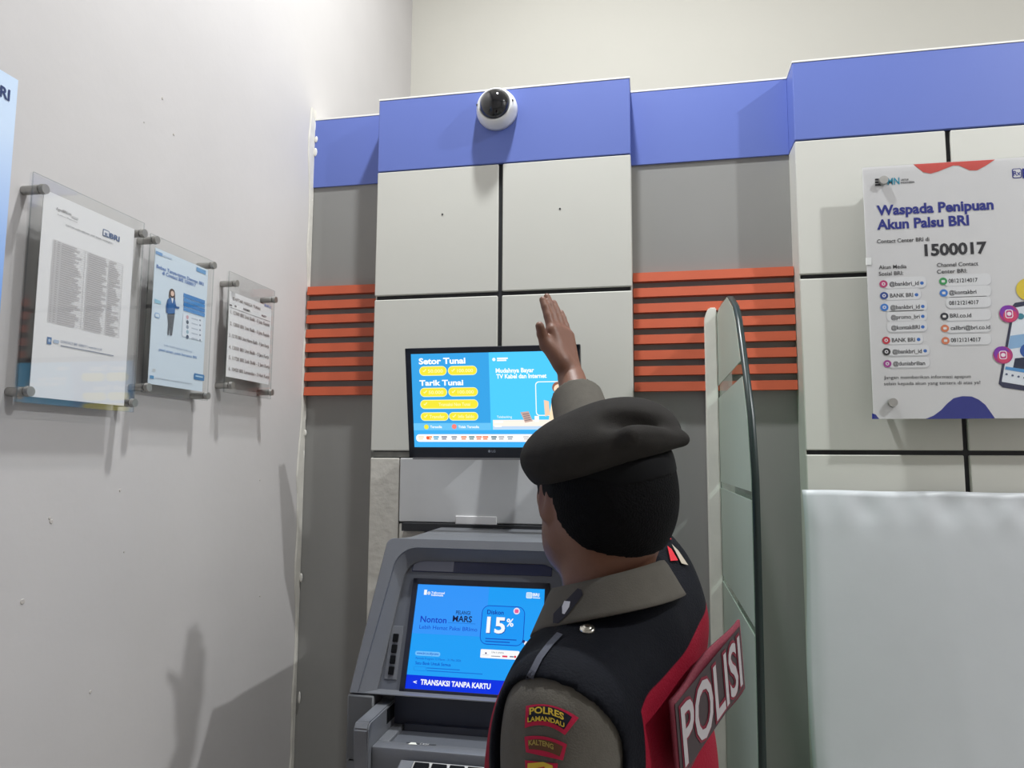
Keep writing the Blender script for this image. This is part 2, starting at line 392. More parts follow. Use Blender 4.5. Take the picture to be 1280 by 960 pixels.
P.circ((1262, 380), 46, (150, 100, 80), 4); P.circ((1268, 392), 38, (250, 220, 190), 5)
P.poly([(1190, 640), (1210, 500), (1260, 440), (1320, 445), (1350, 640)], (248, 226, 190), 4)
P.poly([(1150, 480), (1190, 490), (1200, 600), (1160, 612)], (240, 205, 175), 5)
P.text('Telebanking', (775, 626), (895, 622), 18, W_, 3, 0)
for k, wd in enumerate((70, 58)): P.rect((755, 650+k*34), (755+wd, 662+k*34), W_, 5)
cols = [(236, 220, 190), (240, 140, 60), (60, 160, 205), (110, 120, 150), (130, 140, 160), (225, 130, 90), (80, 130, 140), (225, 120, 90), (235, 110, 60), (70, 110, 130), (170, 170, 180), (150, 160, 175), (205, 200, 205), (200, 150, 120)]
xs_ = [145, 210, 265, 330, 410, 487, 550, 608, 660, 728, 788, 858, 985, 1060]
for x, c in zip(xs_, cols):
    P.rect((x, 770), (x+46, 782), c, 3, rad=.3); P.rect((x+4, 787), (x+40, 797), c, 3)
P.circ((222, 784), 13, (235, 90, 50), 4)
P.build('screen_picture', s)
P = Print(TP, (500, 425, 6.4), lift=.0022); P.circ((716, 889), 10, (150, 156, 168), 1); P.text('LG', (735, 898), (765, 897), 18, (150, 156, 168), 1, .02); P.build('maker_logo', t)
# wall bracket behind the television
q = TP.pt(TW/2, -TH/2, -.036)
MB().box((q.x-.05, q.y, q.z-.05), (q.x+.05, YP-.004, q.z+.05)).box((q.x-.11, YP-.012, q.z-.11), (q.x+.11, YP-.001, q.z+.11), .003, 1).build('wall_bracket', m_black, t)

# ------------------------------------------------------------------ cash machine
AP = Plane((-.398, 1.649, 1.1945), (1, 0, 0), (0, .349, .937))
t = empty('cash_machine', (-.40, 1.85, 0), 'grey cash machine with a glowing blue screen standing before the middle pillar', 'cash machine')
AM = Matrix((AP.U, AP.V, AP.N)).transposed().to_4x4(); AM.translation = AP.o
def ap(a, b, n=0): return AP.pt(a, b, n)
def rpoly(hw_top, hw_bot, top, bot, r, n=8):
    pts = [(hw_bot, bot)]
    for k in range(n+1):
        a = math.radians(90*k/n); pts.append((hw_top-r+r*math.cos(a), top-r+r*math.sin(a)))
    for k in range(n+1):
        a = math.radians(90+90*k/n); pts.append((-hw_top+r-r*abs(math.cos(a)), top-r+r*math.sin(a)))
    pts.append((-hw_bot, bot)); return pts
out = rpoly(.233, .268, .214, -.130, .018); inn = rpoly(.207, .247, .192, -.130, .055); inn2 = rpoly(.190, .216, .170, -.128, .05)
# body of the machine behind the fascia and down to the floor
zb = AP.pt(0, -.130, .04).z
mb = MB()
mb.loft([[ap(a, b, .030) for a, b in out], [Vector((p.x, 2.185, min(p.z, 1.375))) for p in (ap(a, b, .03) for a, b in out)]], caps=False)
mb.build('upper_housing', m_atm, t, auto=35)
MB().box((-.668, 1.56, .0), (-.132, 2.185, .955), .008, 2).box((-.668, 1.612, .94), (-.132, 2.185, zb-.004)).box((-.668, 1.56, .94), (-.606, 1.63, zb-.004), .004, 1).box((-.190, 1.56, .94), (-.132, 1.63, zb-.004), .004, 1).build('lower_cabinet', mat('atm_cabinet_grey', (92, 94, 97), .45, bump=.05, bscale=300), t, auto=40)
MB().box((-.648, 1.60, .04), (-.152, 1.556, .72), .004, 2).build('cabinet_door', m_atm2, t)
MB().box((-.765, 2.17, 1.376), (-.06, YP-.001, 1.400)).build('top_gap_shade_strip', m_joint, t)  # dark box painted in for the shade of the open gap above the machine
MB().box((-.64, 1.78, 1.384), (-.16, 2.18, 1.390), .002, 1).build('top_ledge', m_atm, t)
# raised surround
mb = MB(); n = len(out)
R = [[ap(a, b, .028) for a, b in out], [ap(a, b, .038) for a, b in out], [ap(a*.985, b-.002, .043) for a, b in out], [ap(a, b, .043) for a, b in inn], [ap(a, b, .036) for a, b in inn], [ap(a, b, .008) for a, b in inn2], [ap(a, b, -.002) for a, b in inn2]]
mb.loft(R, caps=False); mb.build('fascia_surround', m_atm, t, auto=32)
mb = MB(); mb.prism([ap(a*1.02, b+.002, -.012) for a, b in inn2], AP.N*.0125); mb.build('fascia_panel', m_atm2, t)
slab(AP, -.172, .165, .144, .178, .0002, .003, .001).build('privacy_strip', mat('dark_blue_strip', (36, 44, 78), .15), t)
slab(AP, -.170, -.070, .146, .177, .003, .0036).build('strip_grey_part', mat('strip_grey_part', (120, 122, 134), .4), t)  # paler grey left part of the strip
# display
for a in ((-.165, -.153, -.128, .128), (.151, .162, -.128, .128), (-.165, .162, .1145, .128), (-.165, .162, -.128, -.1145)):
    slab(AP, *a, .0, .006, .001).build('display_bezel', mat('display_bezel', (26, 28, 42), .35), t)
atm_em = 1.0
s = slab(AP, -.153, .151, -.1145, .1145, -.001, .001).build('screen', emit((30, 158, 246), atm_em), t)
P = Print(AP, (490, 710, 5.648), lift=.0012, step=.00015, emissive=atm_em)
DB, WH = (12, 62, 190), (246, 250, 255)
P.rect((-.153, -.1145), (.151, P.P((110, 752))[1]), (4, 50, 226), 1, local=True)
P.rect((-.153, P.P((140, 460))[1]), (.02, .1145), (52, 150, 250), 1, local=True)
P.text('<', (150, 818), (175, 818), 26, WH, 2, .03); P.text('TRANSAKSI TANPA KARTU', (200, 828), (696, 848), 36, WH, 2, .035)
P.text('Nonton', (200, 383), (384, 389), 44, (20, 60, 190), 2, .015); P.text('Lebih Hemat Pakai BRImo', (193, 432), (602, 446), 28, (16, 70, 200), 2, .0)
P.text('PELANGI', (452, 328), (553, 330), 26, (20, 34, 80), 2, .01); P.text('MARS', (428, 378), (564, 384), 42, (16, 26, 66), 2, .02)
P.bar((395, 388), (590, 394), 3, (20, 110, 210), 2)
P.frame((640, 262), (926, 555), (14, 66, 190), .0016, 2, .2, (26, 152, 246))
P.text('Diskon', (672, 326), (789, 330), 30, (14, 50, 160), 4, .015); P.text('15', (665, 455), (797, 459), 108, WH, 5, .03); P.text('%', (808, 412), (858, 414), 54, WH, 5, .02)
P.text('15', (669, 460), (801, 464), 108, (14, 66, 170), 4, .03)
P.circ((881, 305), 23, (238, 226, 244), 4); P.rect((868, 292), (894, 320), (232, 96, 150), 5, .3)
for y_, x_ in ((500, 880), (518, 832)): P.bar((660, y_), (x_, y_+8), 7, (16, 80, 190), 4)
P.frame((628, 572), (897, 650), (214, 226, 246), .0004, 2, .12, (250, 251, 253))
P.text('Live in cinema', (705, 602), (790, 604), 14, (60, 70, 90), 4, 0); P.rect((640, 612), (686, 616), (120, 120, 150), 4); P.circ((664, 602), 6, (60, 40, 90), 4)
P.rect((702, 620), (765, 628), (90, 100, 130), 4); P.rect((780, 618), (815, 632), (226, 50, 90), 4); P.rect((832, 622), (860, 632), (110, 110, 140), 4); P.circ((870, 628), 8, (220, 40, 50), 4)
P.bar((165, 603), (342, 609), 32, (110, 190, 252), 2, .45); P.text('www.bri.co.id/promo', (176, 610), (330, 614), 17, (10, 70, 190), 3, .01)
P.text('Periode Program 15 Maret - 31 Mei 2026', (168, 645), (488, 660), 15, (16, 84, 200), 2, 0)
P.text('Satu Bank Untuk Semua', (165, 682), (415, 692), 21, (10, 66, 190), 2, .01)
P.frame((158, 694), (240, 728), (20, 90, 200), .0004, 2, .2, (30, 158, 246))
for k, x_ in enumerate((480, 640)): P.bar((246, 708+20*k), (x_, 718+20*k+8*k), 6, (20, 110, 214), 2)
P.text('1', (226, 188), (246, 189), 34, WH, 2, .03); P.circ((262, 178), 12, (200, 214, 236), 2); P.text('Telkomsel', (278, 182), (372, 185), 15, WH, 2, .02); P.text('Indonesia', (278, 198), (362, 200), 15, WH, 2, .02)
P.frame((950, 172), (990, 216), WH, .001, 2, .2, (190, 220, 248)); P.text('BRI', (995, 200), (1040, 202), 22, WH, 2, .03); P.rect((994, 208), (1046, 216), WH, 2)
for k in range(5): P.circ((930+16*k, 520+((k*37) % 5)*6), 11+k % 3*3, ((30, 40, 110), (240, 240, 250), (220, 70, 120), (40, 60, 140), (250, 250, 250))[k], 3)
P.build('screen_picture', s)
# function keys beside the display
for sx in (-1, 1):
    kx = -.190 if sx < 0 else .186
    kp = slab(AP, kx-.015, kx+.015, -.098, .018, .0, .003, .001).build('key_plate', m_atm, t)
    for k in range(4):
        b = -.009 - .0235*k
        slab(AP, kx-.006, kx+.007, b-.009, b+.009, .003, .008, .0015).build('function_key', m_key, kp)
# cash tray: cheeks, deck, slot, keypad
zt = 1.064; zd = 1.014
for sx, xa, xb in ((-1, -.605, -.573), (1, -.223, -.191)):
    mb = MB(); mb.prism([(xa, 1.625, zt), (xa, 1.46, zt), (xa, 1.448, zt-.012), (xa, 1.455, .93), (xa, 1.625, .93)], (xb-xa, 0, 0))
    bmesh.ops.bevel(mb.bm, geom=mb.bm.edges[:], offset=.003, segments=2, affect='EDGES')
    ck = mb.build('cheek', m_atm, t, auto=40)
    xi = xb if sx < 0 else xa
    MB().box((xi-.001, 1.555, zt-.036), (xi+.001, 1.60, zt-.006)).build('sensor_window', m_key, ck)
MB().box((-.573, 1.604, zd-.004), (-.223, 1.66, zb-.006)).build('tray_back', m_atmd, t)
zt2 = zd-.008
mb = MB(); mb.box((-.573, 1.468, zd-.07), (-.223, 1.505, zd), .004, 2); mb.box((-.573, 1.50, zd-.06), (-.548, 1.602, zd), .002, 1); mb.box((-.292, 1.50, zd-.06), (-.223, 1.602, zd), .002, 1)
mb.build('tray_deck', m_atm, t, auto=40)
MB().box((-.549, 1.50, zd-.06), (-.291, 1.585, zt2)).box((-.549, 1.585, zd-.06), (-.291, 1.603, zd-.03)).build('tray_floor', m_atm2, t)
mb = MB(); mb.prism([(-.545, 1.585, zt2-.02), (-.545, 1.603, zt2-.02), (-.545, 1.603, zd+.004), (-.545, 1.592, zd+.004)], (.25, 0, 0)); mb.build('cash_shutter', m_atmd, t)
DP = Plane((-.50, 1.487, zd), (1, 0, 0), (0, 1, 0))
P = Print(DP, (430, 850, 6.095), lift=.0005)
P.rect((478, 475), (700, 502), (70, 72, 76), 1, .5); P.poly([(486, 492), (512, 478), (546, 480), (556, 496)], (226, 226, 216), 2); P.text('CASH', (572, 498), (640, 500), 15, (190, 190, 190), 2, .0)
P.build('slot_symbol', t)
KP = Plane((-.400, 1.456, .999), (1, 0, 0), (0, .94, .34))
slab(KP, -.105, .105, -.135, 0, -.03, 0, .003).build('keypad_shelf', m_atm, t)
kpd = slab(KP, -.075, .075, -.125, -.006, 0, .004, .001).build('keypad', m_steel, t)
for i in range(4):
    for j in range(4):
        slab(KP, -.070+j*.036, -.040+j*.036, -.036-i*.028, -.014-i*.028, .004, .010, .0015).build('keypad_key', m_key, kpd)

# ------------------------------------------------------------------ glass privacy screen
GX = .20
t = empty('privacy_screen', (GX, 2.0, 0), 'tall curved glass privacy screen with frosted bands beside the officer', 'glass screen')
prof = [(1.60, .03), (1.596, .6), (1.590, 1.0), (1.580, 1.238), (1.574, 1.43), (1.572, 1.56), (1.608, 1.693), (1.671, 1.786), (1.729, 1.867), (1.779, 1.933), (1.83, 1.975), (1.875, 1.995), (1.96, 2.030), (2.051, 2.046), (2.14, 2.05), (2.27, 2.05), (2.28, 2.04), (2.28, .03)]
mb = MB(); mb.prism([(GX, y, z) for y, z in prof], (.014, 0, 0)); 
gl = mb.build('glass_pane', clear('pale_green_glass', (.80, .90, .85)), t)
mb = MB(); k = len(prof)-2
ed = [[(GX-.0006, y, z), (GX+.0146, y, z), (GX+.0146, y-.0012, z+.0004), (GX-.0006, y-.0012, z+.0004)] for y, z in prof[:14]]
mb.loft(ed); mb.build('polished_edge', mat('dark_green_glass_edge', (22, 40, 37), .35), t, True)
def front_y(z):
    pz = [(y, z_) for y, z_ in prof[:15]]
    for (ya, za), (yb_, zb_) in zip(pz, pz[1:]):
        if za <= z <= zb_ and zb_ > za: return ya+(yb_-ya)*(z-za)/(zb_-za)
    return 2.14
m_frost = mat('frosted_film', (186, 200, 186), .5, noise=.03, nscale=2)
bands = [(.05, 1.244), (1.262, 1.517), (1.535, 1.786), (1.824, 2.046)]
for z0, z1 in bands:
    zs = np.linspace(z0, z1, 14); yy = [min(2.27, front_y(z)+.006) for z in zs]
    if z1 > 2.04: zs = np.append(zs[:-1], [2.043]); yy[-1] = 2.13
    mb = MB(); mb.prism([(GX-.0008, y, z) for y, z in zip(yy, zs)]+[(GX-.0008, 2.278, zs[-1]), (GX-.0008, 2.278, zs[0])], (-.0006, 0, 0)); mb.build('frosted_band', m_frost, t)
t2 = empty('wall_post', (.18, 2.28, 0), 'white wooden post with a chamfered top holding the glass screen', 'post')
mb = MB(); mb.prism([(.161, 2.262, 0), (.197, 2.262, 0), (.197, 2.262, 2.064), (.176, 2.262, 2.064), (.168, 2.262, 2.052), (.161, 2.262, 2.03)], (0, .036, 0))
bmesh.ops.bevel(mb.bm, geom=mb.bm.edges[:], offset=.003, segments=2, affect='EDGES'); mb.build('post_board', mat('white_post_paint', (226, 224, 214), .6, noise=.08, nscale=14), t2, auto=40)

# ------------------------------------------------------------------ white cover sheet over the machine bay on the right
def sheet(u, v):
    x = .412 + u*1.15; z = 1.517 - v*1.49
    y = YP-.026 - .006*math.sin(u*6.0+1) - .003*math.sin(v*9+u*4)
    if v < .06: y += .006*(1-v/.06)
    wr = math.exp(-((v-.03)/.03)**2); y -= .006*wr*(math.sin(u*33)*.5+.5*math.sin(u*71+1)); z += .003*wr*math.sin(u*25)
    y -= .008*math.exp(-((u-.30-.10*v)/.03)**2)*v*.6
    if u < .03: y += .010*(1-u/.03); x += .004*math.sin(v*14)*(1-u/.03)
    if .80 < v: y -= .004*math.sin(u*50+v*30)*(v-.80)
    return (x, y, z)
o = grid_mesh('cover_sheet', sheet, 90, 90, mat('grey_white_vinyl', (200, 203, 206), .42, noise=.05, nscale=3, bump=.08, bscale=14), thick=.003)
tag(o, 'large wrinkled grey white sheet covering the lower right pillar', 'sheet')

# ------------------------------------------------------------------ warning poster on the right pillar
QY = 2.135
QP = Plane((0, QY, 0), (1, 0, 0), (0, 0, 1)); Z8 = (1060, 180, 2.668)
def q8(x, y): return QP.uv((Z8[0]+x/Z8[2], Z8[1]+y/Z8[2]))
a, b = q8(51, 78), q8(80, 918); X0, X1, Z0, Z1 = (a[0]+b[0])/2, (a[0]+b[0])/2+.505, b[1], a[1]
t = empty('wall_poster', (X0+.25, QY, Z0), 'white warning poster behind acrylic with blue headline and contact lists', 'poster')
MB().box((X0, QY+.003, Z0), (X1, QY+.006, Z1)).build('backing_sheet', m_acr, t)
sh = MB().box((X0+.001, QY, Z0+.001), (X1-.001, QY+.0028, Z1-.001)).build('poster_sheet', mat('poster_paper', (224, 222, 222), .45, noise=.02, nscale=6), t)
P = Print(QP, Z8); BL, BK = (34, 46, 140), (40, 40, 46)
P.g = 'red_wave'; P.poly([(218, 68), (250, 94), (275, 99), (300, 92), (350, 72), (370, 72), (405, 88), (430, 88), (460, 72), (490, 52)], (214, 88, 80))
P.g = 'corner_wave'; P.poly([(80, 917), (80, 898), (92, 902), (104, 917)], BL); P.g = 'bottom_wave'; P.poly([(258, 917), (285, 906), (310, 888), (330, 866), (352, 848), (380, 841), (412, 842), (435, 852), (458, 870), (478, 898), (490, 915)], BL)
P.g = 'partner_logo'
for k in range(3): P.rect((90, 116+k*9), (110, 121+k*9), BK)
P.circ((122, 124), 12, BK); P.circ((124, 124), 7, (224, 222, 222), 2)
P.text('MN', (132, 136), (172, 134), 22, (48, 150, 178), 2, .02); P.text('UNTUK', (176, 123), (203, 122), 6, BK, 2, .02); P.text('INDONESIA', (176, 132), (222, 130), 6, BK, 2, .02)
P.g = 'bank_logo'; P.frame((546, 83), (580, 113), BL, .0022, 1, .2, (224, 222, 222)); P.text('Rx', (551, 106), (576, 105), 16, BL, 3, .02); P.text('BRI', (582, 113), (632, 110), 30, BL, 2, .04)
P.g = 'headline'; P.text('Waspada Penipuan', (96, 238), (486, 217), 32, BL, 2, .035); P.text('Akun Palsu BRI', (97, 286), (404, 269), 32, BL, 2, .035)
P.g = 'contact_number'; P.text('Contact Center BRI di', (97, 331), (271, 324), 13, BK, 2, .01); P.text('1500017', (256, 373), (464, 363), 37, BK, 2, .035)
P.g = 'contact_list'
for txt, p, q in (('Akun Media', (103, 418), (195, 414)), ('Sosial BRI:', (103, 440), (184, 436)), ('Channel Contact', (297, 411), (434, 404)), ('Center BRI:', (297, 433), (397, 428))): P.text(txt, p, q, 13, BK, 2, .008)
def pill(x0, x1, y): P.rect((x0, y-17), (x1+18, y+17), (206, 205, 208), 1, .4); P.rect((x0, y-18), (x1+16, y+14), (232, 231, 232), 2, .4)
for ic, cx, y, txt, x0, x1, dot in (((200, 60, 120), 118, 467, '@bankbri_id', 138, 236, 246), ((44, 74, 150), 120, 506, 'BANK BRI', 140, 217, 228), ((58, 130, 215), 121, 545, '@bankbri_id', 141, 239, 249),
        (None, 0, 578, '@promo_bri', 143, 239, 249), (None, 0, 613, '@kontakBRI', 144, 239, 249), ((205, 50, 66), 127, 655, 'BANK BRI', 146, 223, 235), ((28, 28, 32), 128, 693, '@bankbri_id', 148, 246, 257), ((170, 60, 150), 131, 733, '@duniabrilian', 150, 257, 0)):
    pill(cx or 128, max(x1, dot), y-3)
    if ic: P.circ((cx, y), 13, ic, 3); P.circ((cx, y), 6, (236, 232, 236), 4, 10); P.circ((cx, y), 3, ic, 5, 8)
    P.text(txt, (x0, y+7), (x1, y+3), 13, BK, 3, .02)
    if dot: P.circ((dot, y-3), 6, (58, 116, 200), 3, 10)
for ic, cx, y, txt, x0, x1 in (((60, 160, 90), 317, 458, '08121214017', 335, 432), ((58, 130, 215), 319, 497, '@kontakbri', 337, 428), (None, 0, 532, '08121214017', 337, 436), ((48, 50, 60), 321, 575, 'BRI.co.id', 340, 411), ((226, 130, 90), 323, 615, 'callbri@bri.co.id', 342, 474), ((226, 130, 90), 325, 656, '08121214017', 343, 443)):
    pill(cx or 325, 462, y-3)
    if ic: P.circ((cx, y), 13, ic, 3); P.rect((cx-6, y-4), (cx+6, y+4), (236, 232, 230), 4, .3)
    P.text(txt, (x0, y+6), (x1, y+1), 13, BK, 3, .02)
P.g = 'footnote'; P.text('Jangan memberikan informasi apapun', (120, 786), (409, 778), 11, BK, 2, .0); P.text('selain kepada akun yang tertera di atas ya!', (120, 806), (441, 799), 11, BK, 2, .0)
PH = (44, 48, 78)
P.g = 'phone_picture'
P.poly([(502, 800), (548, 540), (556, 530), (700, 505), (700, 840), (516, 812)], PH, 2); P.poly([(512, 793), (556, 546), (700, 520), (700, 825)], (238, 242, 248), 3)
P.poly([(540, 640), (700, 618), (700, 660), (532, 685)], (150, 190, 228), 4); P.poly([(556, 715), (700, 700), (700, 752), (548, 755)], (32, 40, 70), 4); P.poly([(525, 742), (700, 768), (700, 782), (523, 752)], (90, 160, 220), 5)
for k in range(4): P.circ((528+20*k, 768+4*k), 4, (90, 100, 130), 5, 8)
P.circ((575, 575), 11, (60, 140, 160), 5); P.circ((600, 690), 26, (40, 90, 170), 5)
P.circ((603, 485), 41, (236, 208, 60), 5)
for c, r in (((536, 567), 31), ((516, 704), 31)):
    P.circ(c, r, (190, 52, 130), 6); P.circ((c[0]-5, c[1]-6), r*.78, (140, 60, 180), 7); P.circ((c[0]+3, c[1]+6), r*.7, (214, 70, 110), 8)
    P.frame((c[0]-14, c[1]-14), (c[0]+14, c[1]+14), (246, 236, 242), .0022, 9, .3, (196, 60, 130)); P.circ(c, 7, (246, 236, 242), 11)
P.g = 'white_tape'; P.rect((58, 380), (78, 403), (246, 246, 244), 6)
P.build('poster_print', sh)
fo = MB().box((X0, QY-.0045, Z0), (X1, QY-.0018, Z1)).build('acrylic_front', m_acr, t)
for (zx, zy) in ((115, 125), (146, 863)):
    for dx in (0, 1):
        p = q8(zx, zy); x = p[0] if not dx else X0+X1-p[0]
        MB().cyl((x, YP-.001, p[1]), (x, QY-.008, p[1]), .0085, n=18).cyl((x, QY-.005, p[1]), (x, QY-.014, p[1]), .0125, .0115, n=20).build('standoff_bolt', m_steel, t, auto=40)

# ------------------------------------------------------------------ acrylic notice frames on the left wall
XA = XL+.036
LP = Plane((XA, 0, 0), (0, 1, 0), (0, 0, 1))
def frame(label, acr, bolts, paper, pm):
    y0, z0, y1, z1 = acr
    t = empty('notice_frame', (XL, (y0+y1)/2, z0), label, 'notice', 'notices in clear acrylic on the left wall')
    MB().box((XA-.0045, y0, z0), (XA-.0015, y1, z1)).build('acrylic_back', m_acr, t)
    p = MB().box((XA-.001, paper[0], paper[1]), (XA, paper[2], paper[3])).build('paper_sheet', pm, t)
    MB().box((XA+.0018, y0, z0), (XA+.0045, y1, z1)).build('acrylic_front', m_acr, t)
    mb = MB()
    for a_, b_ in (((XA+.0016, y0-.0006, z0), (XA+.0047, y0, z1)), ((XA+.0016, y1, z0), (XA+.0047, y1+.0006, z1)), ((XA+.0016, y0, z1), (XA+.0047, y1, z1+.0006)), ((XA+.0016, y0, z0-.0006), (XA+.0047, y1, z0))): mb.box(a_, b_)
    mb.build('acrylic_edge', m_acre, t)
    for (y, z) in bolts:
        MB().cyl((XL+.0005, y, z), (XA+.002, y, z), .0088, n=18).cyl((XA+.005, y, z), (XA+.0135, y, z), .0100, .0092, n=20).build('standoff_bolt', m_steel, t, auto=40)
    return t, p
def uvb(pts): return [LP.uv(p) for p in pts]
def bx(tl, br, tr=None, bl=None):
    q = uvb([tl, br] + ([tr] if tr else []) + ([bl] if bl else [])); ys = sorted(a for a, b in q); zs_ = sorted(b for a, b in q)
    if len(q) == 4: return ((ys[0]+ys[1])/2, (zs_[0]+zs_[1])/2, (ys[2]+ys[3])/2, (zs_[2]+zs_[3])/2)
    return (ys[0], zs_[0], ys[-1], zs_[-1])
G1 = (130, 130, 134)
b1 = uvb([(48, 236), (175, 292), (33, 488), (162, 505)])
b1 = [((b1[0][0]+b1[2][0])/2, (b1[0][1]+b1[1][1])/2), ((b1[1][0]+b1[3][0])/2, (b1[0][1]+b1[1][1])/2), ((b1[0][0]+b1[2][0])/2, (b1[2][1]+b1[3][1])/2), ((b1[1][0]+b1[3][0])/2, (b1[2][1]+b1[3][1])/2)]
ac1 = (b1[0][0]-.020, b1[2][1]-.020, b1[1][0]+.008, b1[0][1]+.026)
t1, pp = frame('largest acrylic notice on the left wall holding a white sheet with a long table', ac1, b1, bx((55, 237), (156, 508), (167.2, 285.6), (36.7, 495)), m_paper)
P = Print(LP, (60, 250, 12))
P.g = 'heading'; P.text('AgenBRILink', (118, 150), (352, 236), 44, (120, 116, 118), 2, .0); P.bar((356, 250), (450, 284), 30, (206, 204, 204))
P.text('Laku Pandai', (142, 222), (436, 340), 18, (150, 146, 148), 2, .0)
P.text('DAFTAR AGEN BRILINK UNIT BULIK LAMANDAU', (265, 385), (970, 672), 26, (110, 108, 112), 2, .0)
P.g = 'bank_logo'; a_ = P.P((820, 520)); b_ = P.P((915, 570)); hb = .0145
LB = (70, 96, 140)
P.frame((822, 430), (912, 572), LB, .0016, 2, .15, (224, 224, 228)); P.text('BRI', (918, 575), (1068, 622), 78, LB, 2, .03); P.text('R', (845, 535), (895, 555), 50, LB, 4, .02)
tl, tr_, bl_, br_ = LP.uv((66.5, 284)), LP.uv((152.5, 344)), LP.uv((60, 402)), LP.uv((148.5, 422))
T0, T1, S1, S0 = (tl[0]+bl_[0])/2, (tr_[0]+br_[0])/2, (tl[1]+tr_[1])/2, (bl_[1]+br_[1])/2
NR = 36; colx = [0, .045, .10, .43, .47, .78, 1]; rnd = random.Random(3)
P.g = 'table'
for i in range(NR+1):
    z = S1+(S0-S1)*i/NR; P.rect((T0, z-.0003), (T1, z+.0003), (202, 199, 200), 2, local=True)
for c in colx: P.rect((T0+(T1-T0)*c-.0003, S0), (T0+(T1-T0)*c+.0003, S1), (202, 199, 200), 2, local=True)
for i in range(NR):
    z = S1+(S0-S1)*(i+.5)/NR; hh = (S1-S0)/NR*.22
    for c0, c1 in ((.012, .035), (.055, .09), (.11, .11+rnd.uniform(.17, .30)), (.48, .48+rnd.uniform(.2, .29)), (.79, .79+rnd.uniform(.06, .19))):
        P.rect((T0+(T1-T0)*c0, z-hh), (T0+(T1-T0)*c1, z+hh), (190, 185, 186), 3, local=True)
P.g = 'footer'; P.z = (30, 360, 6)
P.bar((170, 392), (204, 398), 54, (90, 122, 164)); P.circ((188, 394), 11, (170, 190, 215), 3); P.bar((218, 398), (260, 406), 26, (176, 190, 208), 2, .3); P.text('CONTACT BRI 1500017 | www.bri.co.id', (272, 412), (580, 468), 20, (120, 134, 160), 2, 0)
P.bar((272, 432), (670, 508), 8, (150, 154, 166))
P.build('table_print', pp)
# second notice
b2 = uvb([(191, 301), (262, 331), (180, 485), (256, 494)])
def sq(b): 
    ya, yb2, za, zb2 = (b[0][0]+b[2][0])/2, (b[1][0]+b[3][0])/2, (b[0][1]+b[1][1])/2, (b[2][1]+b[3][1])/2
    return [(ya, za), (yb2, za), (ya, zb2), (yb2, zb2)]
b2 = sq(b2); ac2 = (b2[0][0]-.012, b2[2][1]-.012, b2[1][0]+.010, b2[0][1]+.012)
t2_, pp = frame('middle acrylic notice on the left wall showing a woman in a blue blazer', ac2, b2, bx((194.5, 311), (255.3, 490.2), (258, 335), (184.5, 479.2)), mat('pale_blue_paper', (214, 226, 236), .6))
P = Print(LP, (170, 290, 4.571)); B2 = (92, 126, 186)
P.g = 'page_logos'; P.bar((112, 116), (150, 130), 18, (120, 160, 205)); P.bar((152, 134), (205, 154), 10, (190, 205, 222))
P.g = 'heading'; P.text('Bebas Tanya-tanya Dengan BRI', (115, 205), (385, 306), 20, B2, 2, .02); P.g = 'heading#2'; P.text('di Contact BRI 1500017', (148, 245), (340, 312), 20, B2, 2, .02)
P.bar((344, 212), (398, 232), 24, (110, 160, 205))
P.g = 'woman_picture'; P.circ((205, 350), 20, (84, 62, 56), 2); P.circ((206, 352), 12, (232, 200, 182), 3, 14); P.poly([(185, 350), (198, 385), (190, 392)], (84, 62, 56), 2); P.poly([(222, 355), (212, 385), (222, 392)], (84, 62, 56), 2)
P.poly([(178, 385), (196, 374), (214, 378), (222, 395), (220, 470), (180, 470)], (60, 110, 168), 3); P.poly([(198, 376), (212, 380), (206, 410)], (236, 238, 242), 4)
P.poly([(178, 385), (186, 392), (180, 465), (170, 460), (170, 420)], (48, 94, 150), 4); P.poly([(222, 395), (228, 425), (246, 428), (244, 440), (222, 438)], (48, 94, 150), 4)
P.poly([(178, 468), (220, 466), (212, 530), (204, 592), (192, 590), (194, 530), (186, 590), (178, 588), (182, 520)], (96, 100, 108), 3)
P.poly([(104, 380), (140, 395), (142, 412), (106, 405)], (150, 196, 216), 2, ); P.frame((106, 458), (134, 495), (130, 170, 214), .0018, 2, .4, (214, 226, 236))
P.g = 'contact_table'
for k in range(4): P.bar((270, 364+26*k), (392, 398+24*k), 23, (66, 132, 196) if k % 2 == 0 else (84, 146, 206))
P.rect((268, 462), (376, 625), (226, 232, 240), 2)
for k in range(5):
    P.circ((292, 487+28*k), 9, ((210, 170, 180), (90, 100, 116), (150, 160, 176), (160, 190, 205), (80, 96, 120))[k], 3, 12); P.bar((315, 494+28*k), (352, 502+28*k), 7, (190, 198, 210), 3); P.bar((360, 504+28*k), (368, 506+28*k), 9, (130, 140, 156), 3)
P.g = 'footer'; P.text('Info lebih lanjut hubungi', (160, 652), (320, 688), 12, (160, 176, 200), 2, 0); P.text('pasti aman, pasti bersama BRI', (130, 680), (345, 722), 16, (110, 146, 196), 2, .01)
P.rect((330, 806), (388, 852), (66, 124, 176), 2, .2); P.rect((338, 818), (380, 834), (170, 204, 230), 3); P.rect((78, 818), (100, 840), (90, 150, 196), 2); P.bar((106, 830), (320, 868), 5, (196, 204, 214)); P.rect((92, 780), (110, 800), (196, 202, 206), 2, .4)
P.build('notice_print', pp)
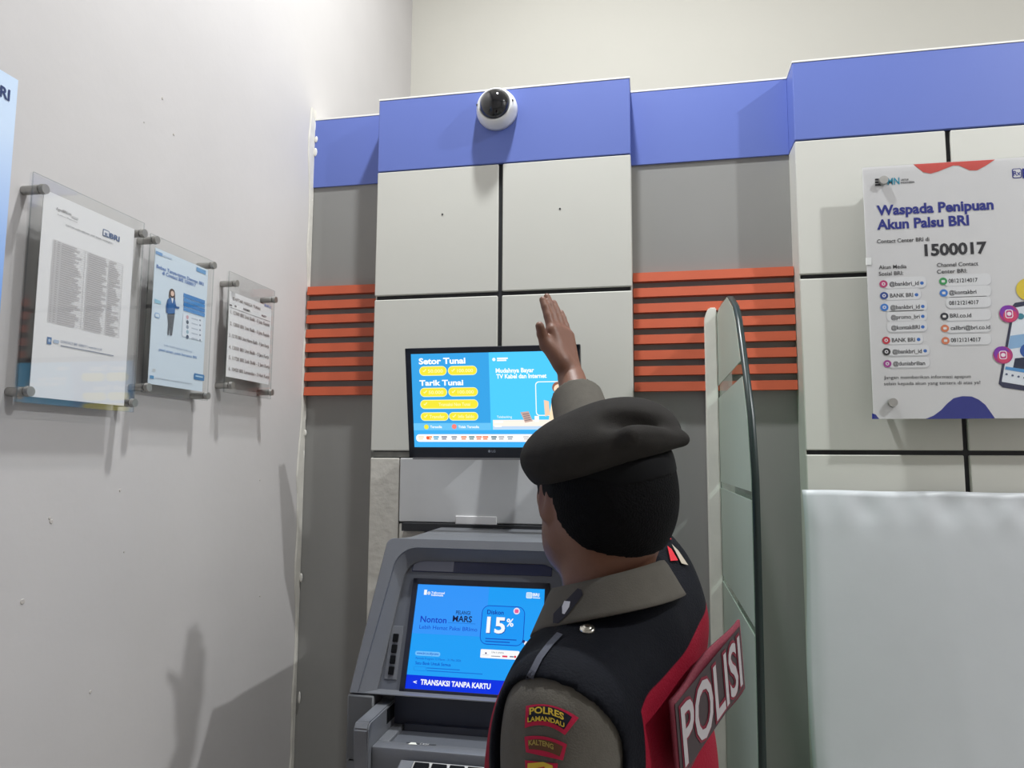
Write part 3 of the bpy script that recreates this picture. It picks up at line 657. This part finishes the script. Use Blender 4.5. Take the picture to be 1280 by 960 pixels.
# third notice
b3 = sq(uvb([(293, 357), (340, 373), (284, 482), (336, 490)])); ac3 = (b3[0][0]-.026, b3[2][1]-.020, b3[1][0]+.006, b3[0][1]+.028)
t3, pp = frame('smallest acrylic notice on the left wall with six rows of text', ac3, b3, bx((285.5, 367), (337.4, 480.4), (338, 380), (284, 471.6)), m_paper)
P = Print(LP, (275, 365, 16)); G3 = (104, 98, 98)
P.g = 'heading'; P.text('DAFTAR HARGA TUNAI', (258, 160), (800, 362), 60, (140, 130, 128), 2, .02); P.g = 'column_heads'; P.rect((190, 240), (235, 285), (120, 114, 114), 2); P.g = 'column_heads#1'; P.rect((290, 262), (325, 308), (130, 122, 122), 2); P.g = 'column_heads#2'; P.text('NAMA', (465, 360), (600, 402), 44, G3, 2, .03); P.g = 'column_heads#3'; P.text('KET', (830, 488), (925, 516), 36, (120, 84, 84), 2, .03)
P.g = 'bank_logo'; P.text('BRI', (885, 292), (1010, 322), 50, (110, 130, 180), 2, .02)
P.g = 'rule_line'; z_ = (P.P((200, 320))[1]+P.P((1000, 580))[1])/2; ya = P.P((200, 320))[0]; yb_ = P.P((1000, 580))[0]; P.rect((ya, z_-.0006), (yb_, z_+.0006), (128, 120, 120), 2, local=True)
rows = ['1. 12300 BRI Unit Bulik - 5 Juta Rupiah', '2. 12850 BRI Unit Bulik - 5 Juta Rupiah', '3. 12170 BRI Unit Nanga Bulik - 5 Jam Kerja', '4. 12050 BRI Unit Bulik - 5 Jam Kerja', '5. 11720 BRI Link Bulik - 2 Jam Kerja', '6. 10420 BRI Lamandau - 3 Hari Kerja']
pos = [((275, 365, 16), (205, 440), (985, 680)), ((275, 365, 16), (195, 672), (980, 890)), ((275, 420, 13.714), (150, 28), (835, 190)), ((275, 420, 13.714), (148, 228), (835, 374)), ((275, 420, 13.714), (146, 410), (850, 540)), ((275, 420, 13.714), (142, 600), (840, 718))]
for i, (rw, (z3, p3, q3)) in enumerate(zip(rows, pos)):
    P.g = 'text_row#%d' % i; P.z = z3; P.text(rw, p3, q3, 70 if z3[2] == 16 else 60, (150, 140, 138), 2, .02)
P.build('notice_print', pp)
# far-left blue banner board
c1 = LP.uv((19.5, 100)); c0 = LP.uv((2, 350))
t = empty('banner_board', (XL, c1[0]-.3, c0[1]-.4), 'pale blue banner board at the left edge of the left wall', 'banner')
yr = (c1[0]+c0[0])/2
mb = MB(); mb.box((XA-.002, yr-.62, c1[1]-.95), (XA+.004, yr, c1[1]))
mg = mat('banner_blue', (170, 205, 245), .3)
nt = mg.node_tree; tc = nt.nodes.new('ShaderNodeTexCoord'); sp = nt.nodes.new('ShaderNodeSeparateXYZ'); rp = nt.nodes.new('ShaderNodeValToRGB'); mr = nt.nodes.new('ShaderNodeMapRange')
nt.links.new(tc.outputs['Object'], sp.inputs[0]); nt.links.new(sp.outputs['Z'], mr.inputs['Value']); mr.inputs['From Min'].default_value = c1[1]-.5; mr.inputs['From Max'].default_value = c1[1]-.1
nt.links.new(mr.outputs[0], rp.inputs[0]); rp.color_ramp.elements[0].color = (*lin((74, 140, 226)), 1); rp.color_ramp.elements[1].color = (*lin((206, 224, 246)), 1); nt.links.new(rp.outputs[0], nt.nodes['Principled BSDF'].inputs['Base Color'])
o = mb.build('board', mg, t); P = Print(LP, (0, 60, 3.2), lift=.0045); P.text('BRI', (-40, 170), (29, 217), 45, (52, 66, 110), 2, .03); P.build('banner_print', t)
for z in (c1[1]-.05, c1[1]-.9):
    MB().cyl((XL+.0005, yr-.3, z), (XA-.002, yr-.3, z), .009, n=16).build('standoff_bolt', m_steel, t)
#@PERSON@
# ------------------------------------------------------------------ the police officer (one continuous body, clothing as children)
class Body:
    """blended body volumes; surface() meshes them on a sparse grid"""
    def __init__(s): s.p = []
    def rc(s, a, b, r1, r2, k=.02, op='+'): s.p.append(('rc', np.array(a, float), np.array(b, float), r1, r2, k, op)); return s
    def el(s, c, semi, axes=None, k=.02, op='+'): s.p.append(('el', np.array(c, float), np.array(semi, float), np.eye(3) if axes is None else np.array(axes, float), 0, k, op)); return s
    @staticmethod
    def dist(q, P):
        if q[0] == 'rc':
            a, b = q[1], q[2]; ab = b-a; L = max(ab@ab, 1e-12); t = np.clip(((P-a)@ab)/L, 0, 1)
            return np.sqrt((((P-a)-t[..., None]*ab)**2).sum(-1)) - (q[3]+(q[4]-q[3])*t)
        l = (P-q[1])@q[3].T; k0 = np.sqrt(((l/q[2])**2).sum(-1)); k1 = np.sqrt(((l/q[2]**2)**2).sum(-1))
        return np.where(k1 > 1e-9, k0*(k0-1)/np.maximum(k1, 1e-9), -q[2].min())
    def field(s, P, prims=None):
        d = np.full(P.shape[:-1], 9.0)
        for q in (s.p if prims is None else prims):
            e = s.dist(q, P); k = q[5]
            if q[6] == '-':
                h = np.clip(.5-.5*(d+e)/k, 0, 1); d = d*(1-h)-e*h+k*h*(1-h)
            else:
                h = np.clip(.5+.5*(d-e)/k, 0, 1); d = d*(1-h)+e*h-k*h*(1-h)
        return d
    def surface(s, lo, hi, h, post=None, off=0):
        B = 16; lo = np.array(lo, float); n = np.ceil((np.array(hi)-lo)/h/B).astype(int)
        g = vdb.FloatGrid(1.0); R = B*h*.5*1.7321
        I = np.stack(np.meshgrid(*[np.arange(k) for k in n], indexing='ij'), -1).reshape(-1, 3)
        C = lo+(I*B+B/2)*h; E_ = np.stack([s.dist(q, C) for q in s.p], -1); F = s.field(C)
        lc = np.stack(np.meshgrid(*[np.arange(B)]*3, indexing='ij'), -1)*h
        # an ellipsoid's distance is only approximate far off: be generous when choosing blocks and volumes
        for i, ijk in enumerate(I):
            f = F[i]-off
            if f > R*2.2+.03: continue
            P = lo+ijk*B*h+lc; dm = max(E_[i].min(), -.02)
            pr = [q for j, q in enumerate(s.p) if E_[i, j] < dm+2.6*R+q[5]*1.5+.01 or q[6] == '-' and E_[i, j] < 2.4*R+.03]
            d = s.field(P, pr)-off
            if post is not None: d = post(P, d)
            if d.min() > 2*h: continue
            if d.max() < -2*h:
                g.fill(tuple(int(x) for x in ijk*B), tuple(int(x) for x in ijk*B+B-1), -1.0, False); continue
            g.copyFromArray(np.ascontiguousarray(d/h, dtype=np.float32), ijk=tuple(int(x) for x in ijk*B))
        p, t, q = g.convertToPolygons(0.0, 0.0)
        v = p.astype(float)*h+lo; fs = [tuple(int(y) for y in x[::-1]) for x in q]+[tuple(int(y) for y in x[::-1]) for x in t]
        return v, fs
def make(name, vf, mats, parent, face_mat=None):
    me = bpy.data.meshes.new(name); me.from_pydata(vf[0].tolist(), [], vf[1]); me.update()
    c = vf[0].mean(0); 
    vol = sum(Vector(vf[0][f[0]]-c).dot(Vector(vf[0][f[1]]-c).cross(Vector(vf[0][f[2]]-c))) for f in vf[1][::7])
    if vol < 0: me.flip_normals()
    o = link(name, me, mats, parent, True)
    if face_mat is not None:
        F = np.array([vf[0][list(f)].mean(0) for f in vf[1]]); me.polygons.foreach_set('material_index', face_mat(F).astype(np.int32))
    return o
C0 = np.array([-.058, .93, 0]); BR = np.array([.40, .9165, 0]); BF = np.array([-.9165, .40, 0]); BU = np.array([0, 0, 1.])
def bp(r, f, z): return C0+BR*r+BF*f+BU*z
def bc(P):
    d = P-C0; return d@BR, d@BF, d[..., 2]
def npray(u, v, y): return np.array(on_y(u, v, y))
AX = np.array([BR, BF, BU])
# head frame
hy, hp = math.radians(31), math.radians(8)
HF = np.array([-math.sin(hy)*math.cos(hp), math.cos(hy)*math.cos(hp), math.sin(hp)]); HL = np.array([-math.cos(hy), -math.sin(hy), 0]); HU = np.cross(HF, HL)
H0 = np.array([-.066, .95, 1.562]); HA = np.array([HF, HL, HU])
def hd(f, l, u): return H0+HF*f+HL*l+HU*u
SL, EL, WL_ = bp(-.148, -.030, 1.335), bp(-.200, -.035, 1.06), bp(-.20, .09, .83)
SR = bp(.150, .03, 1.43); WR = npray(714, 472, 1.47); ER = (SR+WR)/2+np.array([.0, .015, -.035])
def torso(b, arms=True):
    b.el(bp(0, .005, 1.21), (.158, .104, .19), AX, .03)
    b.el(bp(0, .012, 1.06), (.142, .100, .18), AX, .05)
    b.rc(bp(-.105, -.012, 1.298), bp(.110, 0, 1.375), .052, .058, .05)
    b.rc(bp(-.02, -.01, 1.375), bp(-.12, -.012, 1.312), .036, .038, .04); b.rc(bp(.02, -.015, 1.40), bp(.13, .005, 1.40), .040, .044, .04)
    b.el(bp(0, 0, .94), (.155, .108, .13), AX, .05)
    return b
def arms(b):
    b.rc(SL, EL, .054, .043, .035); b.rc(EL, WL_, .042, .029, .015)
    b.rc(SR, ER, .054, .044, .035); b.rc(ER, WR, .042, .028, .015)
    return b
def legs(b):
    for sx in (-1, 1):
        hip, kn, an = bp(.085*sx, 0, .90), bp(.10*sx, .015, .49), bp(.105*sx, -.03, .09)
        b.rc(hip, kn, .084, .058, .03); b.rc(kn, an, .056, .040, .02); b.el(bp(.103*sx, -.03, .36), (.052, .058, .12), AX, .03)
    return b
body = Body(); torso(body); arms(body); legs(body)
body.rc(bp(0, -.012, 1.36), hd(-.022, 0, -.075), .060, .056, .02)
# head
body.el(hd(-.008, 0, .018), (.097, .077, .088), HA, .02); body.el(hd(-.040, 0, -.022), (.060, .070, .066), HA, .03); body.el(hd(.026, 0, -.045), (.060, .062, .082), HA, .03)
for sx in (-1, 1):
    body.rc(hd(-.005, .052*sx, -.055), hd(.070, .016*sx, -.106), .018, .017, .03); body.rc(hd(.05, .045*sx, -.02), hd(.065, .036*sx, -.025), .018, .018, .02)
body.rc(hd(.074, -.03, .024), hd(.074, .03, .024), .017, .017, .02); body.rc(hd(.082, 0, .012), hd(.102, 0, -.030), .009, .011, .012); body.rc(hd(.090, -.010, -.034), hd(.090, .010, -.034), .009, .009, .008)
body.rc(hd(.078, -.017, -.064), hd(.078, .017, -.064), .0085, .0085, .006); body.rc(hd(.077, -.015, -.075), hd(.077, .015, -.075), .009, .009, .006); body.rc(hd(.070, -.008, -.104), hd(.070, .008, -.104), .016, .016, .012)
for sx in (-1, 1):
    body.el(hd(.088, .031*sx, .002), (.012, .015, .010), HA, .012, '-')
    ea = np.array([HF*.9+HL*.35*sx, HL*.93*sx-HF*.3, HU]); ea = ea/np.linalg.norm(ea, axis=1)[:, None]
    body.el(hd(-.008, .078*sx, -.010), (.017, .0075, .031), ea, .006); body.el(hd(-.004, .0875*sx, -.008), (.009, .006, .018), ea, .005, '-')
# hands: palm of metacarpals, four fingers and a thumb each
def hand(wr, d, wd, curl, spread, thumb):
    d = np.array(d, float); d /= np.linalg.norm(d); wd = np.array(wd, float); wd -= d*(wd@d); wd /= np.linalg.norm(wd); nr = np.cross(d, wd)*thumb
    for j, (o, ln, r) in enumerate(((.027, .074, .0096), (.009, .081, .0097), (-.009, .074, .0092), (-.026, .058, .0082))):
        kn = wr+d*(.092-.004*abs(j-1))+wd*o; body.rc(wr+d*.012+wd*o*.55, kn, .016, .0135, .012)
        a = kn; ang = curl[0]; sp = spread*(1.2-j)
        for i, fr in enumerate((.46, .30, .24)):
            dd = (d*math.cos(ang)-nr*math.sin(ang)); dd = dd+wd*sp; dd /= np.linalg.norm(dd)
            e = a+dd*ln*fr; body.rc(a, e, r*(1.05-.08*i), r*(.97-.09*i), .0025 if i else .005); a = e; ang += curl[1]
    return d, wd, nr
WRH = WR+np.array([-.004, 0, .012])
d, wd, nr = hand(WRH, npray(690, 372, 1.50)-WRH, (-.52, -.86, 0), (.04, .04), .0, 1)
body.rc(WRH+d*.02+wd*.022, WRH+d*.058+wd*.040-nr*.010, .019, .0145, .012)
tb = WRH+d*.058+wd*.042-nr*.012; t1_ = npray(693, 409, 1.435); t2p = npray(675, 403, 1.425)
t1_ = tb+(wd*.013+d*.020+nr*.006); t2p = t1_+wd*.018+d*.010+nr*.012
body.rc(tb, t1_, .0128, .0105, .006); body.rc(t1_, t2p, .0105, .0088, .004)
d2, wd2, nr2 = hand(WL_, (BF*.25-BU), BF*1.0-BR*.2, (.35, .35), .01, -1)
tb = WL_+d2*.045+wd2*.036; body.rc(WL_+d2*.015+wd2*.02, tb, .018, .014, .01); body.rc(tb, tb+d2*.035+wd2*.006, .0125, .010, .004); body.rc(tb+d2*.035+wd2*.006, tb+d2*.06, .010, .008, .003)
person = empty('person', tuple(bp(0, 0, 0)), 'person in dark beret and black and red vest, back turned, right hand raised', 'person')
m_skin = mat('brown_skin', (118, 80, 62), .5, noise=.08, nscale=25, bump=.06, bscale=300)
B_ = make('body', body.surface((-.50, .50, .02), (.42, 1.66, 2.0), .0034, post=lambda P, d: np.maximum(d, .075-P[..., 2])), m_skin, person)
# nails on the raised hand, eyes
for sx in (-1, 1):
    p = Vector(hd(.078, .031*sx, .002)); f = Vector(HF)
    eo = MB(); eo.lathe([(.0117*math.sin(a), .0117*math.cos(a)) for a in np.linspace(.02, 3.1, 14)], Matrix.Translation(p) @ f.to_track_quat('Z', 'Y').to_matrix().to_4x4(), 18)
    e_ = eo.build('eye', mat('eye_white', (215, 210, 204), .25), person, True)
    eo = MB(); eo.lathe([(.0002, .0123), (.004, .0117), (.0058, .0108)], Matrix.Translation(p) @ f.to_track_quat('Z', 'Y').to_matrix().to_4x4(), 18); eo.build('iris', mat('dark_iris', (32, 22, 18), .15), e_, True)
# hair: close-cropped, with a nape line and sideburns
hb = Body(); hb.el(hd(-.008, 0, .018), (.097, .077, .088), HA, .02); hb.el(hd(.026, 0, -.045), (.060, .062, .082), HA, .03); hb.el(hd(-.040, 0, -.022), (.060, .070, .066), HA, .03); hb.rc(bp(0, -.012, 1.36), hd(-.022, 0, -.075), .060, .056, .02)
def hcut(P, d):
    q = P-H0; f, l, u = q@HF, q@HL, q@HU
    line = np.interp(f, [-.2, -.10, -.07, -.045, -.030, -.024, .008, .012, .028, .034, .07, .2], [-.066, -.066, -.056, -.030, .0, .026, .028, -.018, -.012, .03, .062, .062])
    return np.maximum(d, (line-u)*.6)
m_hair = mat('black_hair', (9, 9, 11), .8, spec=.12, noise=.3, nscale=90, bump=.35, bscale=420)
make('hair', hb.surface((-.2, .8, 1.42), (.1, 1.1, 1.70), .003, post=hcut, off=.0055), m_hair, person)
# beret
BC = np.array([-.066, .945, 1.612]); ra = math.radians(11.5)
A1 = np.array([math.cos(ra), -.08, math.sin(ra)]); A1 /= np.linalg.norm(A1); A2 = np.array([.0, 1, .06]); A2 -= A1*(A2@A1); A2 /= np.linalg.norm(A2); A3 = np.cross(A1, A2)
BA = np.array([A1, A2, A3])
def bt(a, b, c): return BC+A1*a+A2*b+A3*c
be = Body()
be.el(bt(0, .0, .004), (.104, .118, .054), BA, .02); be.el(bt(-.030, .035, -.012), (.074, .085, .036), BA, .02); be.el(bt(.03, -.01, .012), (.066, .085, .046), BA, .02)
be.rc(bt(.035, -.095, .036), bt(.100, -.055, .000), .010, .006, .022, '-')
be.rc(bt(.055, -.105, .010), bt(.104, -.040, -.008), .010, .010, .02)
def bcut(P, d):
    c = (P-BC)@A3; a = (P-BC)@A1; fl = -.027-.010*np.clip(-a/.1, -1, 1)
    h = np.clip(.5+.5*(d-(fl-c))/.012, 0, 1); return (fl-c)*(1-h)+d*h+.012*h*(1-h)
m_beret = mat('dark_felt_beret', (50, 48, 46), .9, noise=.1, nscale=60, bump=.15, bscale=700, spec=.08)
bo = make('beret', be.surface(BC-.15, BC+.15, .003, post=bcut), m_beret, person)
bb = Body(); bb.el(hd(-.008, 0, .018), (.097, .077, .088), HA, .02)
make('beret_band', bb.surface(BC-.15, BC+.15, .003, off=.0075, post=lambda P, d: np.maximum(d, np.abs((P-BC)@A3+.030)-.014)), mat('black_leather_band', (11, 11, 13), .7, spec=.12), bo)
# shirt with sleeves
sb = arms(torso(Body()))
wl_d = (WL_-EL)/np.linalg.norm(WL_-EL); wr_d = (WR-ER)/np.linalg.norm(WR-ER); CUFF = WR-wr_d*.062
def shcut(P, d):
    r, f, z = bc(P)
    d = np.maximum(d, .93-z); d = np.maximum(d, z-1.41-9.0*(r > .17))
    nearR = ((P-ER)@wr_d > 0) & (np.linalg.norm(P-(ER+WR)/2, axis=-1) < .3) & (r > .12)
    d = np.where(nearR, np.maximum(d, (P-CUFF)@wr_d), d)
    cl = np.sqrt((((P-CUFF)-((P-CUFF)@wr_d)[..., None]*wr_d)**2).sum(-1))-.036
    d = np.where(nearR, np.maximum(d, -np.maximum(cl, -((P-CUFF)@wr_d)-.05)), d)
    nearL = ((P-EL)@wl_d > 0) & (r < -.14) & (z < 1.0)
    return np.where(nearL, np.maximum(d, (P-WL_)@wl_d+.03), d)
for k_, (a, b_) in enumerate(((ER*.45+SR*.55, ER), (ER, CUFF+wr_d*.02))): sb.rc(a, b_, .050, .046-.007*k_, .02)
sb.rc(EL, WL_, .045, .038, .02)
m_shirt = mat('grey_brown_uniform_cloth', (92, 88, 81), .85, noise=.06, nscale=70, bump=.12, bscale=500, spec=.2)
so = make('shirt', sb.surface((-.50, .50, .85), (.42, 1.66, 2.0), .0045, post=shcut, off=.010), m_shirt, person)
# vest: black yoke and sides, red back panel and front panels
vb = torso(Body())
vb.rc(SL, SL+(EL-SL)*.2, .047, .046, .03); vb.rc(SR, SR+(ER-SR)*.2, .056, .054, .03)
def smax(a, b, k):
    h = np.clip(.5-.5*(b-a)/k, 0, 1); return b*(1-h)+a*h+k*h*(1-h)
def vcut(P, d):
    r, f, z = bc(P); d = np.maximum(d, .97-z)
    d = np.maximum(d, np.abs(r)-.25)
    nk = np.sqrt(r**2+((f-.014)*.95)**2)-(.066+np.clip(f, 0, .2)*.30); d = smax(d, -np.maximum(nk, 1.28-z), .008)
    for S, E2, rr in ((SL, EL, .060), (SR, ER, .064)):
        ax = (E2-S)/np.linalg.norm(E2-S); h0 = .027; t = np.maximum((P-S)@ax-h0, 0); out_ = BR*(-.035 if S is SL else .03)
        d = smax(d, -(np.sqrt((((P-S-out_)-(t+h0)[..., None]*ax)**2).sum(-1))-rr-.013), .008)
    return d
def vfield(F):
    r, f, z = bc(F); yoke = 1.345+.24*(r+.115)
    back = np.minimum.reduce([-.02-f, r+.118, .158-r, yoke-z])
    front = np.minimum.reduce([f-.035, 1.345-z, np.abs(r)-.035, .165-np.abs(r)])
    return np.maximum(back, front)
m_vest = mat('black_vest_cloth', (14, 16, 23), .75, noise=.1, nscale=60, bump=.2, bscale=350, spec=.12)
nt = m_vest.node_tree; bs = nt.nodes['Principled BSDF']; at = nt.nodes.new('ShaderNodeAttribute'); at.attribute_name = 'red_cloth'
gt = nt.nodes.new('ShaderNodeMapRange'); gt.inputs['From Min'].default_value = -.0008; gt.inputs['From Max'].default_value = .0008; nt.links.new(at.outputs['Fac'], gt.inputs['Value'])
mx = nt.nodes.new('ShaderNodeMix'); mx.data_type = 'RGBA'; old = bs.inputs['Base Color'].links[0].from_socket
nt.links.new(gt.outputs[0], mx.inputs[0]); nt.links.new(old, mx.inputs[6]); mx.inputs[7].default_value = (*lin((138, 20, 42)), 1); nt.links.new(mx.outputs[2], bs.inputs['Base Color'])
vo = make('vest', vb.surface((-.40, .55, .92), (.32, 1.32, 1.56), .004, post=vcut, off=.023), m_vest, person)
vc = np.array([v.co[:] for v in vo.data.vertices]); vo.data.attributes.new('red_cloth', 'FLOAT', 'POINT').data.foreach_set('value', vfield(vc).astype(np.float32))
# trousers and shoes
tb_ = legs(Body()); tb_.el(bp(0, 0, .94), (.155, .108, .13), AX, .05)
make('trousers', tb_.surface((-.45, .60, .0), (.35, 1.30, 1.12), .007, off=.012, post=lambda P, d: np.maximum(np.maximum(d, P[..., 2]-1.02), .085-P[..., 2])), mat('dark_brown_trousers', (66, 54, 46), .85), person)
for sx in (-1, 1):
    fb = Body(); fb.rc(bp(.105*sx, -.055, .055), bp(.112*sx, .03, .055), .042, .044, .03); fb.rc(bp(.112*sx, .03, .045), bp(.12*sx, .16, .035), .044, .036, .03); fb.rc(bp(.105*sx, -.03, .06), bp(.105*sx, -.03, .13), .046, .048, .02)
    make('shoe', fb.surface(bp(.11*sx, .05, 0)-np.array([.25, .25, .0]), bp(.11*sx, .05, .22)+np.array([.25, .25, 0]), .006, post=lambda P, d: np.maximum(d, .001-P[..., 2])), mat('black_leather_shoe', (20, 20, 20), .3), person)
# collar: a folded band round the neck, open at the throat
NKc = np.array(bp(0, -.012, 1.36)); NKt = hd(-.022, 0, -.075); nd = (NKt-NKc)/np.linalg.norm(NKt-NKc)
rings = []
def collar(u, v):
    a = (u-.5)*math.radians(318)                                      # 0 at the nape
    dirv = -BF*math.cos(a)*1.0-BR*math.sin(a); fr = abs(u-.5)*2
    base = NKc+nd*.070; top = .034-.012*fr
    drop = .004+.034*fr**3
    if v < .4: rr, hh = .066+.004*v, top*(v/.4)
    elif v < .5: rr, hh = .070, top+.003
    else:
        w_ = (v-.5)/.5; rr, hh = .0725+.016*w_+.014*fr*w_, top*(1-w_)-drop*w_
    c = base+nd*hh+dirv*rr; fd = float(dirv@BF); c = c-BU*(.016*fd+.004)
    return tuple(c)
co = grid_mesh('collar', collar, 72, 16, m_shirt, so, thick=.0025)
def bvh(o):
    me = o.data; return BVHTree.FromPolygons([v.co for v in me.vertices], [tuple(p.vertices) for p in me.polygons])
class Drape(Print):
    """an insignia sewn on a garment: every point lies on the cloth"""
    def __init__(s, trees, z, lift=.0012, step=.0004):
        s.t, s.z, s.lift, s.step, s.em = trees, z, lift, step, 0; s.v, s.f, s.mi, s.mats, s.idx = [], [], [], [], {}; s.g, s.gr = None, []
    def P(s, p): return (s.z[0]+p[0]/s.z[2], s.z[1]+p[1]/s.z[2])
    def hit(s, u, v):
        d = ray(u, v).normalized(); best = None
        for t_ in s.t:
            h = t_.ray_cast(CAM, d)
            if h[0] is not None and (best is None or h[3] < best[3]): best = h
        return best
    def add(s, ab, faces, col, layer):
        bm = bmesh.new(); vv = [bm.verts.new((a, b, 0)) for a, b in ab]
        for f in faces:
            try: bm.faces.new([vv[i] for i in f])
            except ValueError: pass
        if len(faces) == 1:
            bmesh.ops.triangulate(bm, faces=bm.faces[:])
        for _ in range(3):
            es = [e for e in bm.edges if e.calc_length() > 7]
            if not es: break
            bmesh.ops.subdivide_edges(bm, edges=es, cuts=1); bmesh.ops.triangulate(bm, faces=bm.faces[:])
        k = len(s.v); bm.verts.index_update()
        for q in bm.verts:
            h = s.hit(q.co.x, q.co.y)
            if h is None: s.v.append(s.v[-1] if s.v else (0, 0, 0)); continue
            n = h[1] if h[1].dot(h[0]-CAM) < 0 else -h[1]
            s.v.append(tuple(h[0]+n*(s.lift+layer*s.step)))
        for f in bm.faces: s.f.append(tuple(x.index+k for x in f.verts)); s.mi.append(s.m(col))
        bm.free()
    def arc(s, body, p, q, sag, h, col, layer=3, bold=.02):
        V, F = text_polys(body, bold); xs = [v[0] for v in V]; x0, x1 = min(xs), max(xs)
        a, b = s.P(p), s.P(q); H = h/s.z[2]; S = sag/s.z[2]
        out = []
        for v in V:
            t_ = (v[0]-x0)/(x1-x0); out.append((a[0]+(b[0]-a[0])*t_, a[1]+(b[1]-a[1])*t_-4*S*t_*(1-t_)-v[1]*H/.70))
        s.add(out, F, col, layer)
TS, TV = bvh(so), bvh(vo)
def band(p0, p1, p2, p3, sag0, sag1, n=10):
    """outline between a top curve p0-p1 and a bottom curve p3-p2"""
    up = [(p0[0]+(p1[0]-p0[0])*t_, p0[1]+(p1[1]-p0[1])*t_-4*sag0*t_*(1-t_)) for t_ in np.linspace(0, 1, n)]
    dn = [(p3[0]+(p2[0]-p3[0])*t_, p3[1]+(p2[1]-p3[1])*t_-4*sag1*t_*(1-t_)) for t_ in np.linspace(1, 0, n)]
    return up+dn
RD, YE, BKc = (176, 26, 62), (206, 176, 60), (20, 22, 36)
D = Drape([TS], (600, 850, 8))
D.poly(band((470, 262), (985, 378), (850, 548), (458, 480), 62, 60), RD, 1); D.poly(band((505, 280), (920, 370), (842, 492), (488, 428), 52, 50), BKc, 2)
D.arc('POLRES', (508, 345), (840, 400), 34, 62, YE, 3, .03); D.arc('LAMANDAU', (490, 420), (845, 470), 34, 44, YE, 3, .03)
D.build('shoulder_patch', so)
D = Drape([TS], (600, 850, 8))
D.poly(band((455, 565), (870, 640), (830, 800), (470, 720), 38, 0), RD, 1); D.poly(band((490, 600), (830, 660), (800, 760), (500, 690), 34, 20), (92, 60, 40), 2); D.arc('KALTENG', (500, 650), (740, 690), 20, 50, (160, 140, 70), 3, .03)
D.poly([(460, 800), (640, 820), (780, 830), (770, 960), (470, 960)], RD, 1); D.poly([(490, 830), (640, 815), (730, 850), (745, 960), (480, 960)], YE, 2); D.poly([(560, 880), (650, 860), (690, 960), (560, 960)], (180, 40, 50), 3)
D.build('formation_badge', so)
# raised reflective lettering panel on the back
PBU = Vector((.39, .905, .17)).normalized(); PB = Plane(tuple(bp(.020, -.118, 1.332)), PBU, Vector((0, 0, 1))-PBU*PBU.z)
def back_panel(u, v):
    a = -.118+.236*u; b = -.046+.090*v; bend = .012*math.cos(u*math.pi*2)-.010*(u-.5)**2*4
    return tuple(PB.pt(a, b, .004+bend*.4))
pn = grid_mesh('lettering_panel', back_panel, 16, 6, mat('maroon_panel', (112, 24, 44), .7, bump=.2, bscale=300), vo, thick=.003)
P = Print(PB, lift=.0075, step=.0008)
P.P = lambda p: p
P.rect((-.112, -.040), (.112, .038), (62, 52, 54), 0)
V, F = text_polys('POLISI', .05); xs = [v[0] for v in V]; sx = .210/(max(xs)-min(xs))
P.add([(-.105+(v[0]-min(xs))*sx, -.032+v[1]*.062/.70) for v in V], F, (120, 34, 52), 1)
V, F = text_polys('POLISI', .015); 
P.add([(-.105+(v[0]-min(xs))*sx, -.032+v[1]*.062/.70) for v in V], F, (172, 166, 168), 2)
P.build('lettering', pn)
# press stud, shoulder piping, collar mark, right shoulder slide
h = Drape([TV], (0, 0, 1)).hit(734, 787)
nn = h[1] if h[1].dot(h[0]-CAM) < 0 else -h[1]
MB().lathe([(.0085, -.002), (.0088, .0015), (.0075, .0032), (.0062, .0028), (.0050, .0042), (.002, .0052), (.0004, .0052)], Matrix.Translation(h[0]) @ nn.to_track_quat('Z', 'Y').to_matrix().to_4x4(), 24).build('press_stud', mat('nickel_stud', (190, 186, 176), .25, 1), vo, True)
D = Drape([bvh(co)], (640, 640, 6), lift=.0022)
D.poly([(500, 580), (530, 590), (538, 630), (440, 760), (330, 870), (318, 840), (322, 770)], (34, 32, 42), 1)
D.poly([(405, 675), (448, 680), (440, 720), (405, 775), (388, 770), (408, 725), (400, 712), (388, 716)], (214, 214, 220), 2)
D.build("collar_insignia", co)
D = Drape([TV, TS], (0, 0, 1), lift=.0025)
D.poly([(818, 676), (824, 661), (829, 664), (838, 676)], (206, 40, 52), 1); D.poly([(833, 684), (838, 688), (846, 702), (837, 703)], (206, 40, 52), 1)
D.poly([(838, 682), (846, 690), (858, 708), (850, 706)], (176, 166, 150), 2)
D.build('shoulder_slide', vo)
D = Drape([TV], (0, 0, 1), lift=.0015)
pth = [(697, 792), (684, 806), (672, 822), (664, 838), (656, 850), (646, 862), (636, 876), (628, 890)]
D.poly(pth+[(x+7, y+3) for x, y in pth[::-1]], (74, 76, 86), 1)
D.build('reflective_piping', vo)
#@END@
bpy.data.objects.remove(_to);
